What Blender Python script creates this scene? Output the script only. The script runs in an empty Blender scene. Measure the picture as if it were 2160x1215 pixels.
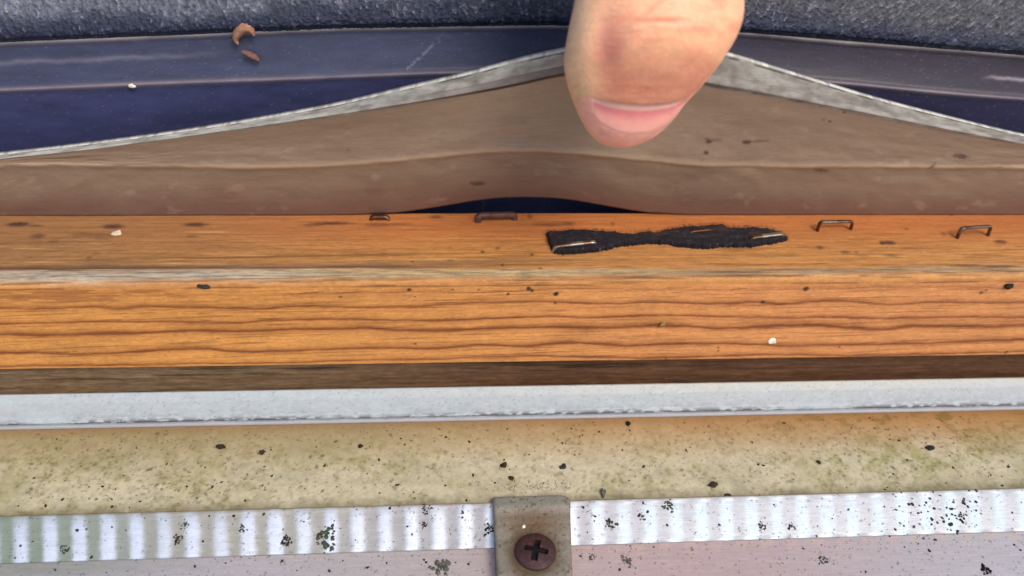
import bpy, bmesh, math, random
import numpy as np
from mathutils import Vector, Matrix

# ------------------------------------------------------------------ camera, sky, sun
SC = bpy.context.scene
MM = 0.001
FPX = 1797.0                                     # focal length in pixels of the 2160 px wide photograph
TH = math.radians(40)                            # camera looks down by 40 degrees
ax = np.array([0.9969, 0.0077, -0.0784]); ax /= np.linalg.norm(ax)
cz = np.array([0, math.cos(TH), math.sin(TH)]); cz -= ax * (ax @ cz); cz /= np.linalg.norm(cz)
by = np.cross(cz, ax)
RC = np.array([ax, by, cz])                      # camera -> world
def ray(px, py):
    px = np.asarray(px, float); py = np.asarray(py, float)
    v = np.stack([(px - 1080) / FPX, (607.5 - py) / FPX, -np.ones_like(px)], -1)
    return v @ RC.T
CAM = -ray(1080, 590) * 150.0                    # millimetres; origin = front top edge of the wooden batten

cam = bpy.data.cameras.new('camera')
cam_ob = bpy.data.objects.new('camera', cam); SC.collection.objects.link(cam_ob)
M4 = Matrix([[*RC[i], CAM[i] * MM] for i in range(3)] + [[0, 0, 0, 1]])
cam_ob.matrix_world = M4
cam.sensor_width = 36; cam.lens = FPX / 2160 * 36
cam.clip_start = 0.002; cam.clip_end = 600
cam.dof.use_dof = True; cam.dof.focus_distance = 0.149; cam.dof.aperture_fstop = 16
SC.camera = cam_ob

SUN_AZ, SUN_EL = math.radians(-58), math.radians(50)     # azimuth from +X
world = bpy.data.worlds.new('World'); SC.world = world; world.use_nodes = True
wn = world.node_tree.nodes; wl = world.node_tree.links; wn.clear()
sky = wn.new('ShaderNodeTexSky'); sky.sky_type = 'NISHITA'; sky.sun_disc = False
sky.sun_elevation = SUN_EL; sky.sun_rotation = math.pi / 2 - SUN_AZ
sky.air_density = 1.0; sky.dust_density = 2.5; sky.ozone_density = 1.0
bg = wn.new('ShaderNodeBackground'); bg.inputs[1].default_value = 0.13
wo = wn.new('ShaderNodeOutputWorld')
wl.new(sky.outputs[0], bg.inputs[0]); wl.new(bg.outputs[0], wo.inputs[0])
sun = bpy.data.lights.new('sun', 'SUN'); sun.energy = 1.5; sun.angle = math.radians(24); sun.color = (1, 0.93, 0.83)
sun_ob = bpy.data.objects.new('sun', sun); SC.collection.objects.link(sun_ob)
sd = Vector((math.cos(SUN_EL) * math.cos(SUN_AZ), math.cos(SUN_EL) * math.sin(SUN_AZ), math.sin(SUN_EL)))
sun_ob.rotation_euler = sd.to_track_quat('Z', 'Y').to_euler()
SC.view_settings.view_transform = 'Standard'; SC.view_settings.look = 'None'
SC.view_settings.exposure = 0.45; SC.view_settings.gamma = 1
SC.render.engine = 'CYCLES'; SC.cycles.max_bounces = 8; SC.cycles.use_denoising = True

# ------------------------------------------------------------------ helpers
rng = np.random.default_rng(7); random.seed(7)
COL = SC.collection
def lin(r, g, b, k=1.0):
    v = np.array([r, g, b], float) / 255
    return np.where(v <= .04045, v / 12.92, ((v + .055) / 1.055) ** 2.4) * k
def onz(px, py, z):
    d = ray(px, py); return CAM + d * ((z - CAM[2]) / d[..., 2])[..., None]
def ony(px, py, y):
    d = ray(px, py); return CAM + d * ((y - CAM[1]) / d[..., 1])[..., None]
def vn(x, y, seed=0):
    x = np.asarray(x, float); y = np.asarray(y, float)
    xi = np.floor(x).astype(np.int64); yi = np.floor(y).astype(np.int64)
    fx = x - xi; fy = y - yi; fx = fx * fx * (3 - 2 * fx); fy = fy * fy * (3 - 2 * fy)
    def h(i, j):
        n = (i * 374761393 + j * 668265263 + seed * 2147483647) & 0xFFFFFFFF
        n = ((n ^ (n >> 13)) * 1274126177) & 0xFFFFFFFF
        n = ((n ^ (n >> 16)) * 2246822519) & 0xFFFFFFFF
        return ((n ^ (n >> 15)) & 0xFFFFFF) / float(0xFFFFFF)
    return (h(xi, yi) * (1 - fx) + h(xi + 1, yi) * fx) * (1 - fy) + (h(xi, yi + 1) * (1 - fx) + h(xi + 1, yi + 1) * fx) * fy
def fbm(x, y, seed=0, o=4):
    s = 0; a = .5; t = 0
    for k in range(o):
        s = s + a * vn(x * 2 ** k, y * 2 ** k, seed + k * 17); t += a; a *= .55
    return s / t
def sst(a, b, x):
    t = np.clip((x - a) / (b - a), 0, 1); return t * t * (3 - 2 * t)
def mix(c, d, f):
    f = np.asarray(f)[..., None]; return c * (1 - f) + np.asarray(d) * f
def smooth_curve(pts, x):
    """cubic Hermite through points (monotone-ish), linear beyond the ends"""
    p = np.array(pts, float); X, Y = p[:, 0], p[:, 1]
    m = np.gradient(Y, X)
    i = np.clip(np.searchsorted(X, x) - 1, 0, len(X) - 2)
    h = X[i + 1] - X[i]; t = (x - X[i]) / h; tc = np.clip(t, 0, 1)
    v = ((1 + 2 * tc) * (1 - tc) ** 2 * Y[i] + tc * (1 - tc) ** 2 * h * m[i]
         + tc * tc * (3 - 2 * tc) * Y[i + 1] + tc * tc * (tc - 1) * h * m[i + 1])
    v = v + np.where(t < 0, t * h * m[0], 0) + np.where(t > 1, (t - 1) * h * m[-1], 0)
    return v

def tag(o, label=None, cat=None, group=None, kind=None):
    for k, v in (('label', label), ('category', cat), ('group', group), ('kind', kind)):
        if v: o[k] = v
    return o
def raw_mesh(name, verts, quads, mat, col=None, parent=None, smooth=True):
    """verts in mm, quads = (n,4) or (n,3) int array"""
    me = bpy.data.meshes.new(name)
    verts = np.asarray(verts, np.float32) * MM; quads = np.asarray(quads, np.int32)
    n, k = quads.shape
    me.vertices.add(len(verts)); me.vertices.foreach_set('co', verts.ravel())
    me.loops.add(n * k); me.loops.foreach_set('vertex_index', quads.ravel())
    me.polygons.add(n)
    me.polygons.foreach_set('loop_start', np.arange(0, n * k, k, dtype=np.int32))
    if smooth: me.polygons.foreach_set('use_smooth', np.ones(n, bool))
    me.update(calc_edges=True)
    if col is not None:
        a = me.color_attributes.new('Col', 'FLOAT_COLOR', 'POINT')
        c = np.ones((len(verts), 4), np.float32); c[:, :3] = np.clip(np.asarray(col).reshape(-1, 3), 0, 1)
        a.data.foreach_set('color', c.ravel())
    if mat: me.materials.append(mat)
    o = bpy.data.objects.new(name, me); COL.objects.link(o)
    if parent: o.parent = parent
    return o
def empty(name, loc=(0, 0, 0)):
    o = bpy.data.objects.new(name, None); COL.objects.link(o); o.empty_display_size = .005
    return o
def gridquads(nv, nu, loop_v=False, loop_u=False):
    i = np.arange(nv if loop_v else nv - 1); j = np.arange(nu if loop_u else nu - 1)
    I, J = np.meshgrid(i, j, indexing='ij'); I2 = (I + 1) % nv; J2 = (J + 1) % nu
    return np.stack([I * nu + J, I * nu + J2, I2 * nu + J2, I2 * nu + J], -1).reshape(-1, 4)
def grid(name, P, mat, col=None, parent=None, loop_v=False, loop_u=False, flip=False, smooth=True):
    nv, nu = P.shape[:2]; q = gridquads(nv, nu, loop_v, loop_u)
    if flip: q = q[:, ::-1]
    if col is not None: col = np.broadcast_to(col, P.shape)
    return raw_mesh(name, P.reshape(-1, 3), q, mat, col, parent, smooth)
def resample(pts, step_fine):
    """polyline (y,z[,step]) -> dense points; each vertex may carry the step used on the segment that starts there"""
    out = []
    for a, b in zip(pts[:-1], pts[1:]):
        st = a[2] if len(a) > 2 else step_fine
        n = max(1, int(math.ceil(math.hypot(b[0] - a[0], b[1] - a[1]) / st)))
        for k in range(n): out.append((a[0] + (b[0] - a[0]) * k / n, a[1] + (b[1] - a[1]) * k / n))
    out.append(pts[-1][:2]); return np.array(out)
def xs(step=.2, lo=-100, hi=110, far=190):
    return np.concatenate([np.linspace(-far, lo, 24)[:-1], np.arange(lo, hi, step), np.linspace(hi, far, 24)])
def normals2d(p):
    t = np.gradient(p, axis=0); n = np.stack([t[:, 1], -t[:, 0]], 1)
    return n / np.maximum(np.linalg.norm(n, axis=1, keepdims=True), 1e-9)
def extrude(prof, X, disp=None, sign=1):
    """profile (n,2) in (y,z) swept along X -> grid (n,nx,3); disp moves along the profile normal"""
    n = normals2d(prof) * sign
    Y = np.repeat(prof[:, 0:1], len(X), 1); Z = np.repeat(prof[:, 1:2], len(X), 1)
    if disp is not None: Y = Y + n[:, 0:1] * disp; Z = Z + n[:, 1:2] * disp
    return np.stack([np.broadcast_to(X[None], Y.shape), Y, Z], -1)
def splat(col, A, B, a, b, ra, rb, c, f=1.0, rot=0.0, soft=.35):
    """blend colour c into col over an ellipse at (a,b) in the coordinates A (columns), B (rows) - both monotone 1-D"""
    R = max(ra, rb) * 1.6
    j0, j1 = np.searchsorted(A, [a - R, a + R])
    bi = np.where(np.abs(B - b) < R)[0]
    if j1 <= j0 or len(bi) == 0: return
    i0, i1 = bi.min(), bi.max() + 1
    dx = A[None, j0:j1] - a; dy = B[i0:i1, None] - b
    u = dx * math.cos(rot) + dy * math.sin(rot); v = -dx * math.sin(rot) + dy * math.cos(rot)
    d = np.sqrt((u / ra) ** 2 + (v / rb) ** 2) + (vn(dx * 2.5 / max(rb, .15) + a * 7, dy * 2.5 / max(rb, .15) + b * 7, 5) - .5) * .5
    w = f * (1 - sst(1 - soft, 1 + soft, d))
    col[i0:i1, j0:j1] = mix(col[i0:i1, j0:j1], np.asarray(c), w)

def material(name, rough=.6, metal=0., spec=.5, bump=(), colnoise=(), coat=0., coat_rough=.2, sss=0., base=None, aniso=0., roughnoise=None):
    """principled material; base colour = vertex colour attribute 'Col' (pigment, plus some painted light) times fine noise"""
    m = bpy.data.materials.new(name); m.use_nodes = True
    nt = m.node_tree; N = nt.nodes; L = nt.links; p = N['Principled BSDF']
    p.inputs['Roughness'].default_value = rough; p.inputs['Metallic'].default_value = metal
    p.inputs['Specular IOR Level'].default_value = spec
    p.inputs['Coat Weight'].default_value = coat; p.inputs['Coat Roughness'].default_value = coat_rough
    if aniso: p.inputs['Anisotropic'].default_value = aniso
    if sss:
        p.inputs['Subsurface Weight'].default_value = sss
        p.inputs['Subsurface Radius'].default_value = (1, .35, .2); p.inputs['Subsurface Scale'].default_value = .0025
    tc = N.new('ShaderNodeTexCoord')
    def noise(scale, detail=3, rgh=.6):
        mp = N.new('ShaderNodeMapping'); mp.inputs['Scale'].default_value = scale
        L.new(tc.outputs['Object'], mp.inputs['Vector'])
        t = N.new('ShaderNodeTexNoise'); t.inputs['Scale'].default_value = 1; t.inputs['Detail'].default_value = detail
        t.inputs['Roughness'].default_value = rgh; L.new(mp.outputs[0], t.inputs['Vector']); return t.outputs['Fac']
    if base is None:
        at = N.new('ShaderNodeAttribute'); at.attribute_name = 'Col'; c = at.outputs['Color']
    else:
        r = N.new('ShaderNodeRGB'); r.outputs[0].default_value = (*base, 1); c = r.outputs[0]
    for scale, amt in colnoise:
        mr = N.new('ShaderNodeMapRange'); mr.inputs['From Min'].default_value = .3; mr.inputs['From Max'].default_value = .7
        mr.inputs['To Min'].default_value = 1 - amt; mr.inputs['To Max'].default_value = 1 + amt
        L.new(noise(scale), mr.inputs['Value'])
        mx = N.new('ShaderNodeVectorMath'); mx.operation = 'SCALE'
        L.new(c, mx.inputs[0]); L.new(mr.outputs[0], mx.inputs['Scale']); c = mx.outputs[0]
    L.new(c, p.inputs['Base Color'])
    if roughnoise:
        scale, lo, hi = roughnoise
        mr = N.new('ShaderNodeMapRange'); mr.inputs['From Min'].default_value = .3; mr.inputs['From Max'].default_value = .7
        mr.inputs['To Min'].default_value = lo; mr.inputs['To Max'].default_value = hi
        L.new(noise(scale), mr.inputs['Value']); L.new(mr.outputs[0], p.inputs['Roughness'])
    prev = None
    for scale, dist in bump:
        b = N.new('ShaderNodeBump'); b.inputs['Strength'].default_value = 1; b.inputs['Distance'].default_value = dist
        L.new(noise(scale, 4), b.inputs['Height'])
        if prev: L.new(prev, b.inputs['Normal'])
        prev = b.outputs['Normal']
    if prev:
        L.new(prev, p.inputs['Normal'])
    return m

M = {
 'wood': material('weathered pine', rough=.62, spec=.35, bump=[((900, 7000, 7000), .00006), ((4000, 9000, 9000), .00005)], colnoise=[((1500, 5000, 5000), .10), ((5000, 9000, 9000), .10)]),
 'ledge': material('grey rough timber', rough=.8, spec=.2, bump=[((700, 5000, 5000), .00015)], colnoise=[((500, 4000, 4000), .25), ((4000, 8000, 8000), .15)]),
 'paint': material('weathered white paint', rough=.5, spec=.45, bump=[((4000, 4000, 4000), .00004)], colnoise=[((900, 3000, 3000), .05), ((6000, 6000, 6000), .05)]),
 'cream': material('cream painted sheet', rough=.42, spec=.5, bump=[((3000, 3000, 3000), .00003)], colnoise=[((1200, 1200, 1200), .06), ((6000, 6000, 6000), .07)]),
 'alu': material('brushed aluminium', rough=.45, metal=.6, bump=[((350, 14000, 14000), .00002), ((5000, 5000, 5000), .00001)], colnoise=[((260, 9000, 9000), .1), ((5000, 5000, 5000), .08)], roughnoise=((500, 6000, 6000), .32, .46)),
 'clip': material('dull zinc clip', rough=.55, metal=.35, bump=[((3000, 3000, 3000), .00005)], colnoise=[((1500, 1500, 1500), .1), ((7000, 7000, 7000), .12)]),
 'rust': material('rusted steel', rough=.6, metal=.3, bump=[((2500, 2500, 2500), .0001)], colnoise=[((1500, 1500, 1500), .3), ((6000, 6000, 6000), .25)]),
 'flap': material('grey rubber', rough=.48, spec=.45, bump=[((1500, 5000, 5000), .00003)], colnoise=[((300, 2500, 2500), .07), ((2500, 4000, 4000), .06)]),
 'vinyl': material('dark plastic profile', rough=.42, spec=.36, bump=[((1500, 2500, 2500), .00003)], colnoise=[((200, 600, 600), .1), ((4000, 6000, 6000), .08)]),
 'felt': material('bitumen felt', rough=.55, spec=.6, bump=[((5000, 5000, 5000), .0002)], colnoise=[((4500, 4500, 4500), .45), ((1200, 1200, 1200), .2)]),
 'scrap': material('black felt scrap', rough=.75, spec=.3, bump=[((6000, 6000, 6000), .00015)], colnoise=[((7000, 7000, 7000), .4)]),
 'steel': material('dull staple wire', rough=.38, metal=.85, bump=[((5000, 5000, 5000), .00003)], colnoise=[((4000, 4000, 4000), .3)]),
 'skin': material('skin', rough=.5, spec=.4, sss=.35, bump=[((1200, 1200, 1200), .0001), ((3800, 3800, 3800), .00006)], colnoise=[((450, 450, 450), .07), ((2200, 2200, 2200), .06)]),
 'nail': material('fingernail', rough=.38, spec=.4, sss=.35, coat=.1, colnoise=[((900, 900, 900), .04)]),
 'crumb': material('dark dirt crumb', rough=.85, spec=.2, bump=[((6000, 6000, 6000), .0001)], colnoise=[((5000, 5000, 5000), .4)]),
 'lichen': material('grey green lichen', rough=.9, spec=.1, colnoise=[((4000, 4000, 4000), .4)]),
 'husk': material('dry bud scale', rough=.6, spec=.3, sss=.1, colnoise=[((800, 3000, 3000), .25)]),
 'roof': material('roof tiles far below', rough=.85, base=tuple(lin(120, 105, 95)), colnoise=[((20, 20, 20), .2), ((300, 300, 300), .2)], bump=[((300, 300, 300), .002)]),
}

# ------------------------------------------------------------------ ground and roof (outside the frame, they bounce light)
def slab(name, x0, x1, y0, y1, z0, z1, mat):
    v = [(x, y, z) for z in (z0, z1) for y in (y0, y1) for x in (x0, x1)]
    q = [(0, 2, 3, 1), (4, 5, 7, 6), (0, 1, 5, 4), (2, 6, 7, 3), (0, 4, 6, 2), (1, 3, 7, 5)]
    return raw_mesh(name, v, q, mat, smooth=False)
g = raw_mesh('ground', [(-3e5, -3e5, -3500), (3e5, -3e5, -3500), (3e5, 3e5, -3500), (-3e5, 3e5, -3500)], [(0, 1, 2, 3)],
             material('garden ground', rough=.95, base=(.09, .12, .05), colnoise=[((.4, .4, .4), .3)]), smooth=False); tag(g, kind='structure')
g = slab('roof_slope', -1500, 1500, -1200, 1500, -70, -45, M['roof']); tag(g, kind='structure')

# ------------------------------------------------------------------ wooden batten
YR = 20.3; HB = 20.6                     # depth of the top face, height of the front face
def build_batten():
    X = xs(.19)
    arc = [(0 + 1.3 * (1 - math.sin(a)), -1.3 * (1 - math.cos(a)), .15) for a in np.linspace(0, math.pi / 2, 8)]
    prof = resample([(YR, 0, .17)] + arc + [(0, -HB + .35, .15), (.35, -HB, .4), (4.2, -HB - .3, 1), (YR, -HB - .3, 4), (YR, 0)], .17)
    n2 = normals2d(prof)
    nx = len(X); nv = len(prof)
    y, z = prof[:, 0][:, None], prof[:, 1][:, None]
    front = (np.arange(nv) > 0)[:, None] & (y < .9) & (z < -.05) & (z > -HB - .2)
    top = (z > -1.3) & (y > -.01) & (np.arange(nv) < nv * .5)[:, None]
    # --- front face colour
    warm = sst(-60, 70, X)[None]
    base = mix(np.broadcast_to(lin(222, 156, 78), (nv, nx, 3)), lin(228, 156, 96), np.broadcast_to(warm, (nv, nx)))
    streak = .7 * (fbm(X[None] / 14, z / .9, 3) - .5)
    col = mix(base, lin(170, 112, 66), .35 * np.ones((nv, nx))) * 1.0 * (1 + .35 * streak[..., None] + .5 * (fbm(X[None] / .9, z / .28, 12)[..., None] - .5) + .22 * (fbm(X[None] / .3, z / .2, 13)[..., None] - .5) + .3 * (fbm(X[None] / 5, z / 2.5, 9)[..., None] - .5))
    disp = np.zeros((nv, nx))
    lines = [
     ([(0,651),(104,651),(207,648),(256,652),(304,646),(380,648),(449,649),(553,651),(622,646),(720,648),(858,648),(927,643),(997,639),(1066,638),(1135,636),(1204,638),(1290,641),(1377,638),(1440,639),(1526,641),(1596,637),(1647,641),(1734,635),(1786,635),(1872,643),(1958,638),(2028,638),(2160,638)], .30, .75),
     ([(0,683),(104,681),(242,679),(346,678),(449,681),(553,678),(639,674),(720,674),(824,675),(910,677),(997,674),(1100,669),(1169,668),(1273,670),(1342,666),(1440,666),(1544,668),(1647,671),(1751,669),(1855,672),(1958,670),(2062,669),(2160,670)], .24, .8),
     ([(0,705),(104,707),(207,704),(311,703),(415,698),(518,699),(622,694),(720,694),(772,692),(841,697),(927,697),(1031,693),(1169,690),(1273,691),(1342,688),(1440,688),(1526,693),(1613,689),(1699,686),(1786,691),(1855,695),(1924,689),(1993,688),(2097,689),(2160,686)], .40, 1.),
     ([(0,745),(69,744),(156,748),(242,745),(346,738),(432,736),(484,741),(588,741),(720,736),(824,734),(927,735),(1014,728),(1100,731),(1187,723),(1238,724),(1308,729),(1440,725),(1544,725),(1647,729),(1751,728),(1855,726),(1958,724),(2062,719),(2160,717)], .34, .9),
     ([(0,773),(138,771),(277,770),(415,767),(588,766),(720,761),(824,759),(927,758),(1014,753),(1135,751),(1238,754),(1377,755),(1440,754),(1647,748),(1786,750),(1958,747),(2160,741)], .26, .75),
     ([(0,627),(300,624),(600,622),(876,615),(1031,617),(1169,610),(1440,612),(1613,611),(1900,606),(2160,604)], .22, .3),
     ([(0,611),(300,606),(700,604),(1000,600),(1400,596),(1700,597),(2160,592)], .2, .28),
    ]
    for k, (pl, w, amt) in enumerate(lines):
        p = np.array(pl, float); W = ony(p[:, 0], p[:, 1], 0.0)
        zc = smooth_curve(np.stack([W[:, 0], W[:, 2]], 1), X) + .34 * (fbm(X / 2.6, X * 0 + k, 40 + k) - .5)
        wv = 1.08 * w * (.45 + 1.1 * fbm(X / 7, X * 0, 50 + k))
        d = z - zc[None]
        up = np.exp(-np.clip(d, 0, 9) / (wv * 1.5)); dn = np.exp(-(np.clip(-d, 0, 9) / (wv * .95)) ** 2)
        f = np.where(d > 0, up ** 1.3, dn) * amt * (.65 + .5 * fbm(X / 6, X * 0, 60 + k))[None]
        f = np.clip(f * (.85 + .5 * (fbm(X[None] / 1.5, z / .2, 70 + k) - .5)), 0, .95)
        col = mix(col, lin(74, 35, 16), np.clip(1.5 * f, 0, .95))
        col = mix(col, lin(172, 96, 48), .35 * np.exp(-(d / 1.0) ** 2) * amt)
        disp += -.10 * f + .03 * np.exp(-((d + .5) / .4) ** 2)
        for q in range(9):               # short checks that leave the latewood line at a slant
            j = rng.integers(120, nx - 120); splat(col, X, np.where(front[:, 0], z[:, 0], 99), X[j], zc[j] + rng.uniform(.1, .45), rng.uniform(1.2, 4), rng.uniform(.05, .1), lin(64, 34, 20), rng.uniform(.4, .9), rng.uniform(.02, .12), .5)
    # hairline splinters running with the grain
    for k in range(260):
        xa = rng.uniform(-95, 105); za = rng.uniform(-19.5, -2); ln = rng.uniform(1.5, 9)
        splat(col, X, np.where(front[:, 0], z[:, 0], 99), xa, za, ln, rng.uniform(.05, .12), lin(92, 48, 22), rng.uniform(.2, .65), rng.uniform(-.0, .045), .5)
    # --- top face colour
    tb = mix(np.broadcast_to(lin(186, 128, 70), (nv, nx, 3)), lin(182, 110, 58), np.broadcast_to(sst(6, 17, y), (nv, nx)))
    tb = mix(tb, lin(146, 106, 66), .85 * (1 - sst(-85, -5, X))[None] * np.ones((nv, 1)) * sst(1.5, 7, y))
    st1 = fbm(X[None] / 16, y / .45, 21) - .5; st2 = fbm(X[None] / 3.5, y / .8, 22) - .5
    st3 = fbm(X[None] / 1.2, y / .25, 24) - .5
    tcol = tb * (1 + (.65 * st1 + .4 * st2 + .5 * st3)[..., None] * (1 - .45 * sst(9, 16, y))[..., None])
    tcol = mix(tcol, lin(108, 72, 34), .65 * sst(.60, .72, fbm(X[None] / 22, y / .6, 23)) * (1 - sst(6, 13, y)))
    # weathered grey arris
    edge_c = 1.7 + .8 * (fbm(X / 25, X * 0, 30) - .5)
    yy = np.where(front, z, y)              # continues round the corner
    arw = 1.35 + .6 * (1 - sst(-60, 20, X))
    fa = np.exp(-(np.abs(yy + .9 * (fbm(X[None] / 3, y / .6, 39) - .5) - edge_c[None]) / arw[None]) ** 4) * (.45 + 1.1 * fbm(X[None] / 6, y / .35, 31)) * (1 - .25 * sst(0, 50, X))[None]
    pale = mix(mix(np.broadcast_to(lin(200, 188, 164), (nv, nx, 3)), lin(214, 184, 128), np.broadcast_to(sst(-55, -20, X)[None], (nv, nx))), lin(178, 138, 90), np.broadcast_to(sst(0, 45, X)[None] * (.5 + .5 * sst(.4, .6, fbm(X / 9, X * 0, 52)))[None], (nv, nx)))
    grey = mix(pale, lin(138, 128, 112), np.clip(1.0 * fbm(X[None] / 11, y / .7, 32) + 1.4 * fbm(X[None] / 1.6, y / .22, 38) - .75, 0, 1))
    tcol = mix(tcol, grey, np.clip(fa, 0, 1))
    dl = np.exp(-((yy - (4.2 + 1.0 * (fbm(X / 30, X * 0, 33) - .5))[None]) / .5) ** 2) * (1 - sst(-30, 10, X))[None]
    tcol = mix(tcol, lin(118, 92, 66), .6 * np.exp(-((yy - 4.9 - 1.6 * (fbm(X / 22, X * 0, 41) - .5)[None]) / .8) ** 2) * sst(.35, .6, fbm(X[None] / 9, y / .5, 42)) * (1 - sst(-10, 60, X))[None])
    tcol = mix(tcol, lin(84, 64, 50), np.clip(dl * (.25 + 1.1 * fbm(X[None] / 7, y / .4, 34)), 0, .9))
    wf = np.where(front, sst(-1.6, -.9, z + .5 * (fbm(X[None] / 6, z * 0, 35) - .5)), 1.0) * np.ones((1, nx))
    col = np.where(top[..., None] | front[..., None], mix(col, tcol, wf), lin(110, 70, 40))
    Bt_ = np.where(top[:, 0], y[:, 0], 999.)
    for k in range(240):
        ya = abs(rng.normal(0, 5)) + .3
        if ya > 16: continue
        splat(col, X, Bt_, rng.uniform(-95, 105), ya, rng.uniform(.8, 6), rng.uniform(.06, .16), lin(84, 58, 36) if rng.random() < .75 else lin(210, 166, 108), rng.uniform(.2, .65), rng.uniform(-.04, .04), .5)
    # thin dark fissure just below the arris
    fis = np.exp(-((z + 1.35 - .35 * (fbm(X / 12, X * 0, 36) - .5)[None]) / .14) ** 2) * sst(.42, .62, fbm(X / 10, X * 0, 37))[None] * front
    col = mix(col, lin(96, 52, 28), .75 * fis)
    bro = sst(.5, .66, fbm(X[None] / 7, z / 1.1, 43)) * sst(-6, -3.5, z) * (1 - sst(-1.9, -1.2, z)) * (1 - sst(-60, 0, X))[None] * front
    col = mix(col, lin(150, 92, 52), .7 * bro)
    # dark stains, old staple holes, specks (px, py, rx, ry, colour, strength)
    By = np.where(top[:, 0], y[:, 0], 999.); Bz = np.where(front[:, 0], z[:, 0], 999.)
    dk = lin(52, 36, 34)
    for px, py, rx, ry, f in [(38,473,22,5,.85),(75,476,14,3,.5),(238,478,22,5,.8),(78,498,14,5,.55),(170,494,18,5,.3),(215,497,26,7,.3),(112,509,12,4,.3),(412,474,24,4.5,.8),(404,499,10,3,.35),(700,471,40,3.5,.75),(660,475,20,3,.5),(845,472,22,3,.4),(800,474,30,4,.5),(920,458,14,4,.6),(1160,474,36,4,.5),(1200,472,14,4,.5),(1117,457,6,6,.5),(1292,472,5,4,.5),(1875,512,16,4.5,.85),(1860,513,6,4,.8),(2110,510,15,4,.75),(2005,452,6,3,.6),(1783,532,10,3,.6),(1730,522,9,4,.6),(1806,532,4,3,.5),(1880,540,14,5,.4),(1990,493,6,4,.5),(1912,483,4,3,.5),(188,544,5,3,.5),(1060,559,3,3,.7),(1018,531,4,3,.7),(1050,524,5,3,.5),(1122,537,4,3,.7),(1140,566,4,2,.7),(950,549,8,2,.5),(870,552,3,2,.7),(2040,560,40,3,.6),(2110,562,40,3,.7),(1110,576,16,8,.3)]:
        P = onz(px, py, 0.); s = 1 / 11.4
        splat(col, X, By, P[0], P[1], rx * s, ry * s / .62, dk, f, 0, .6)
    for px, py, r, f in [(863,611,3.5,.9),(955,611,1.8,.8),(1010,611,2,.7),(1115,609,4,.9),(1122,613,3,.9),(1072,620,2.5,.9),(1173,620,4.5,.95),(1171,639,2.5,.8),(876,725,2.5,.8),(1700,609,5,.9),(1609,637,4,.8),(1515,733,2,.8),(1515,740,2,.8),(1770,732,2.5,.7),(718,627,3,.6),(460,714,2.5,.5),(875,626,2,.6),(1405,756,2,.8),(2070,617,4,.6),(2080,612,3,.6),(2122,743,4,.6)]:
        P = ony(px, py, 0.); splat(col, X, Bz, P[0], P[2], r / 9.2, r / 9.2, lin(30, 18, 14), f)
    P = ony(1530, 577, 0.)
    splat(col, X, By, onz(1580, 580, 0)[0], .7, 12, .25, lin(60, 40, 30), .5)
    # relief
    disp += np.where(front, .10 * (fbm(X[None] / 6, z / .5, 80) - .5), .16 * (fbm(X[None] / 9, y / .5, 81) - .5) - .25 * np.clip(dl, 0, 1))
    disp += .25 * (fbm(X[None] / 20, yy / 4, 82) - .5) * np.exp(-(yy / 3) ** 2)
    disp *= (top | front)
    P = extrude(prof, X, disp)
    o = grid('wooden_batten', P, M['wood'], col, flip=True)
    return tag(o, 'orange brown pine batten with wavy dark grain and greyed top edge below the flap', 'batten')
batten = build_batten()

def build_ledge():
    X = xs(.3)
    Yf = 3.2
    prof = resample([(Yf, -HB - .45, .22), (Yf, -36, 3), (YR, -36, 5), (YR, -HB - .45, 5), (Yf, -HB - .45)], .3)
    z = prof[:, 1][:, None]; nv, nx = len(prof), len(X)
    zb = -HB - .45
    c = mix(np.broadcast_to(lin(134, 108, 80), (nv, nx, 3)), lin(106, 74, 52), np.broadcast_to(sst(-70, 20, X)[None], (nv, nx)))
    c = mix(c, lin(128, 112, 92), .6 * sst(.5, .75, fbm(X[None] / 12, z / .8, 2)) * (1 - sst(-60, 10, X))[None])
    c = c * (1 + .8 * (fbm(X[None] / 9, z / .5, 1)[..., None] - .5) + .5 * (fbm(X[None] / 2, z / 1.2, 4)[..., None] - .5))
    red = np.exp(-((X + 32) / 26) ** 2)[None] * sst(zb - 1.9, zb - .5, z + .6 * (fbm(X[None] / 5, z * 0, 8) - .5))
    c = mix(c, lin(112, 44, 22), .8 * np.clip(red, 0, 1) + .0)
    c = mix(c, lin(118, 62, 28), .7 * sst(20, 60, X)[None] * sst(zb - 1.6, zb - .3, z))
    Bz = np.where(np.arange(nv)[:, None] < nv * .7, z, 99)[:, 0]
    for k in range(60):
        splat(c, X, Bz, rng.uniform(-95, 100), rng.uniform(-27, zb), rng.uniform(1.5, 8), rng.uniform(.08, .3), lin(52, 34, 24), rng.uniform(.3, .8), 0, .5)
    d = .3 * (fbm(X[None] / 7, z / .6, 5) - .5) - .5 * np.clip(red, 0, 1) * sst(.5, .6, fbm(X[None] / 3, z / .7, 6))
    d = d * (np.arange(nv)[:, None] < nv * .6)
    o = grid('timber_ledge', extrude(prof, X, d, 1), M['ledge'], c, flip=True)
    tag(o, 'dull brown rough timber strip recessed in shade between orange batten and white rail', 'timber strip')
build_ledge()

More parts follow.
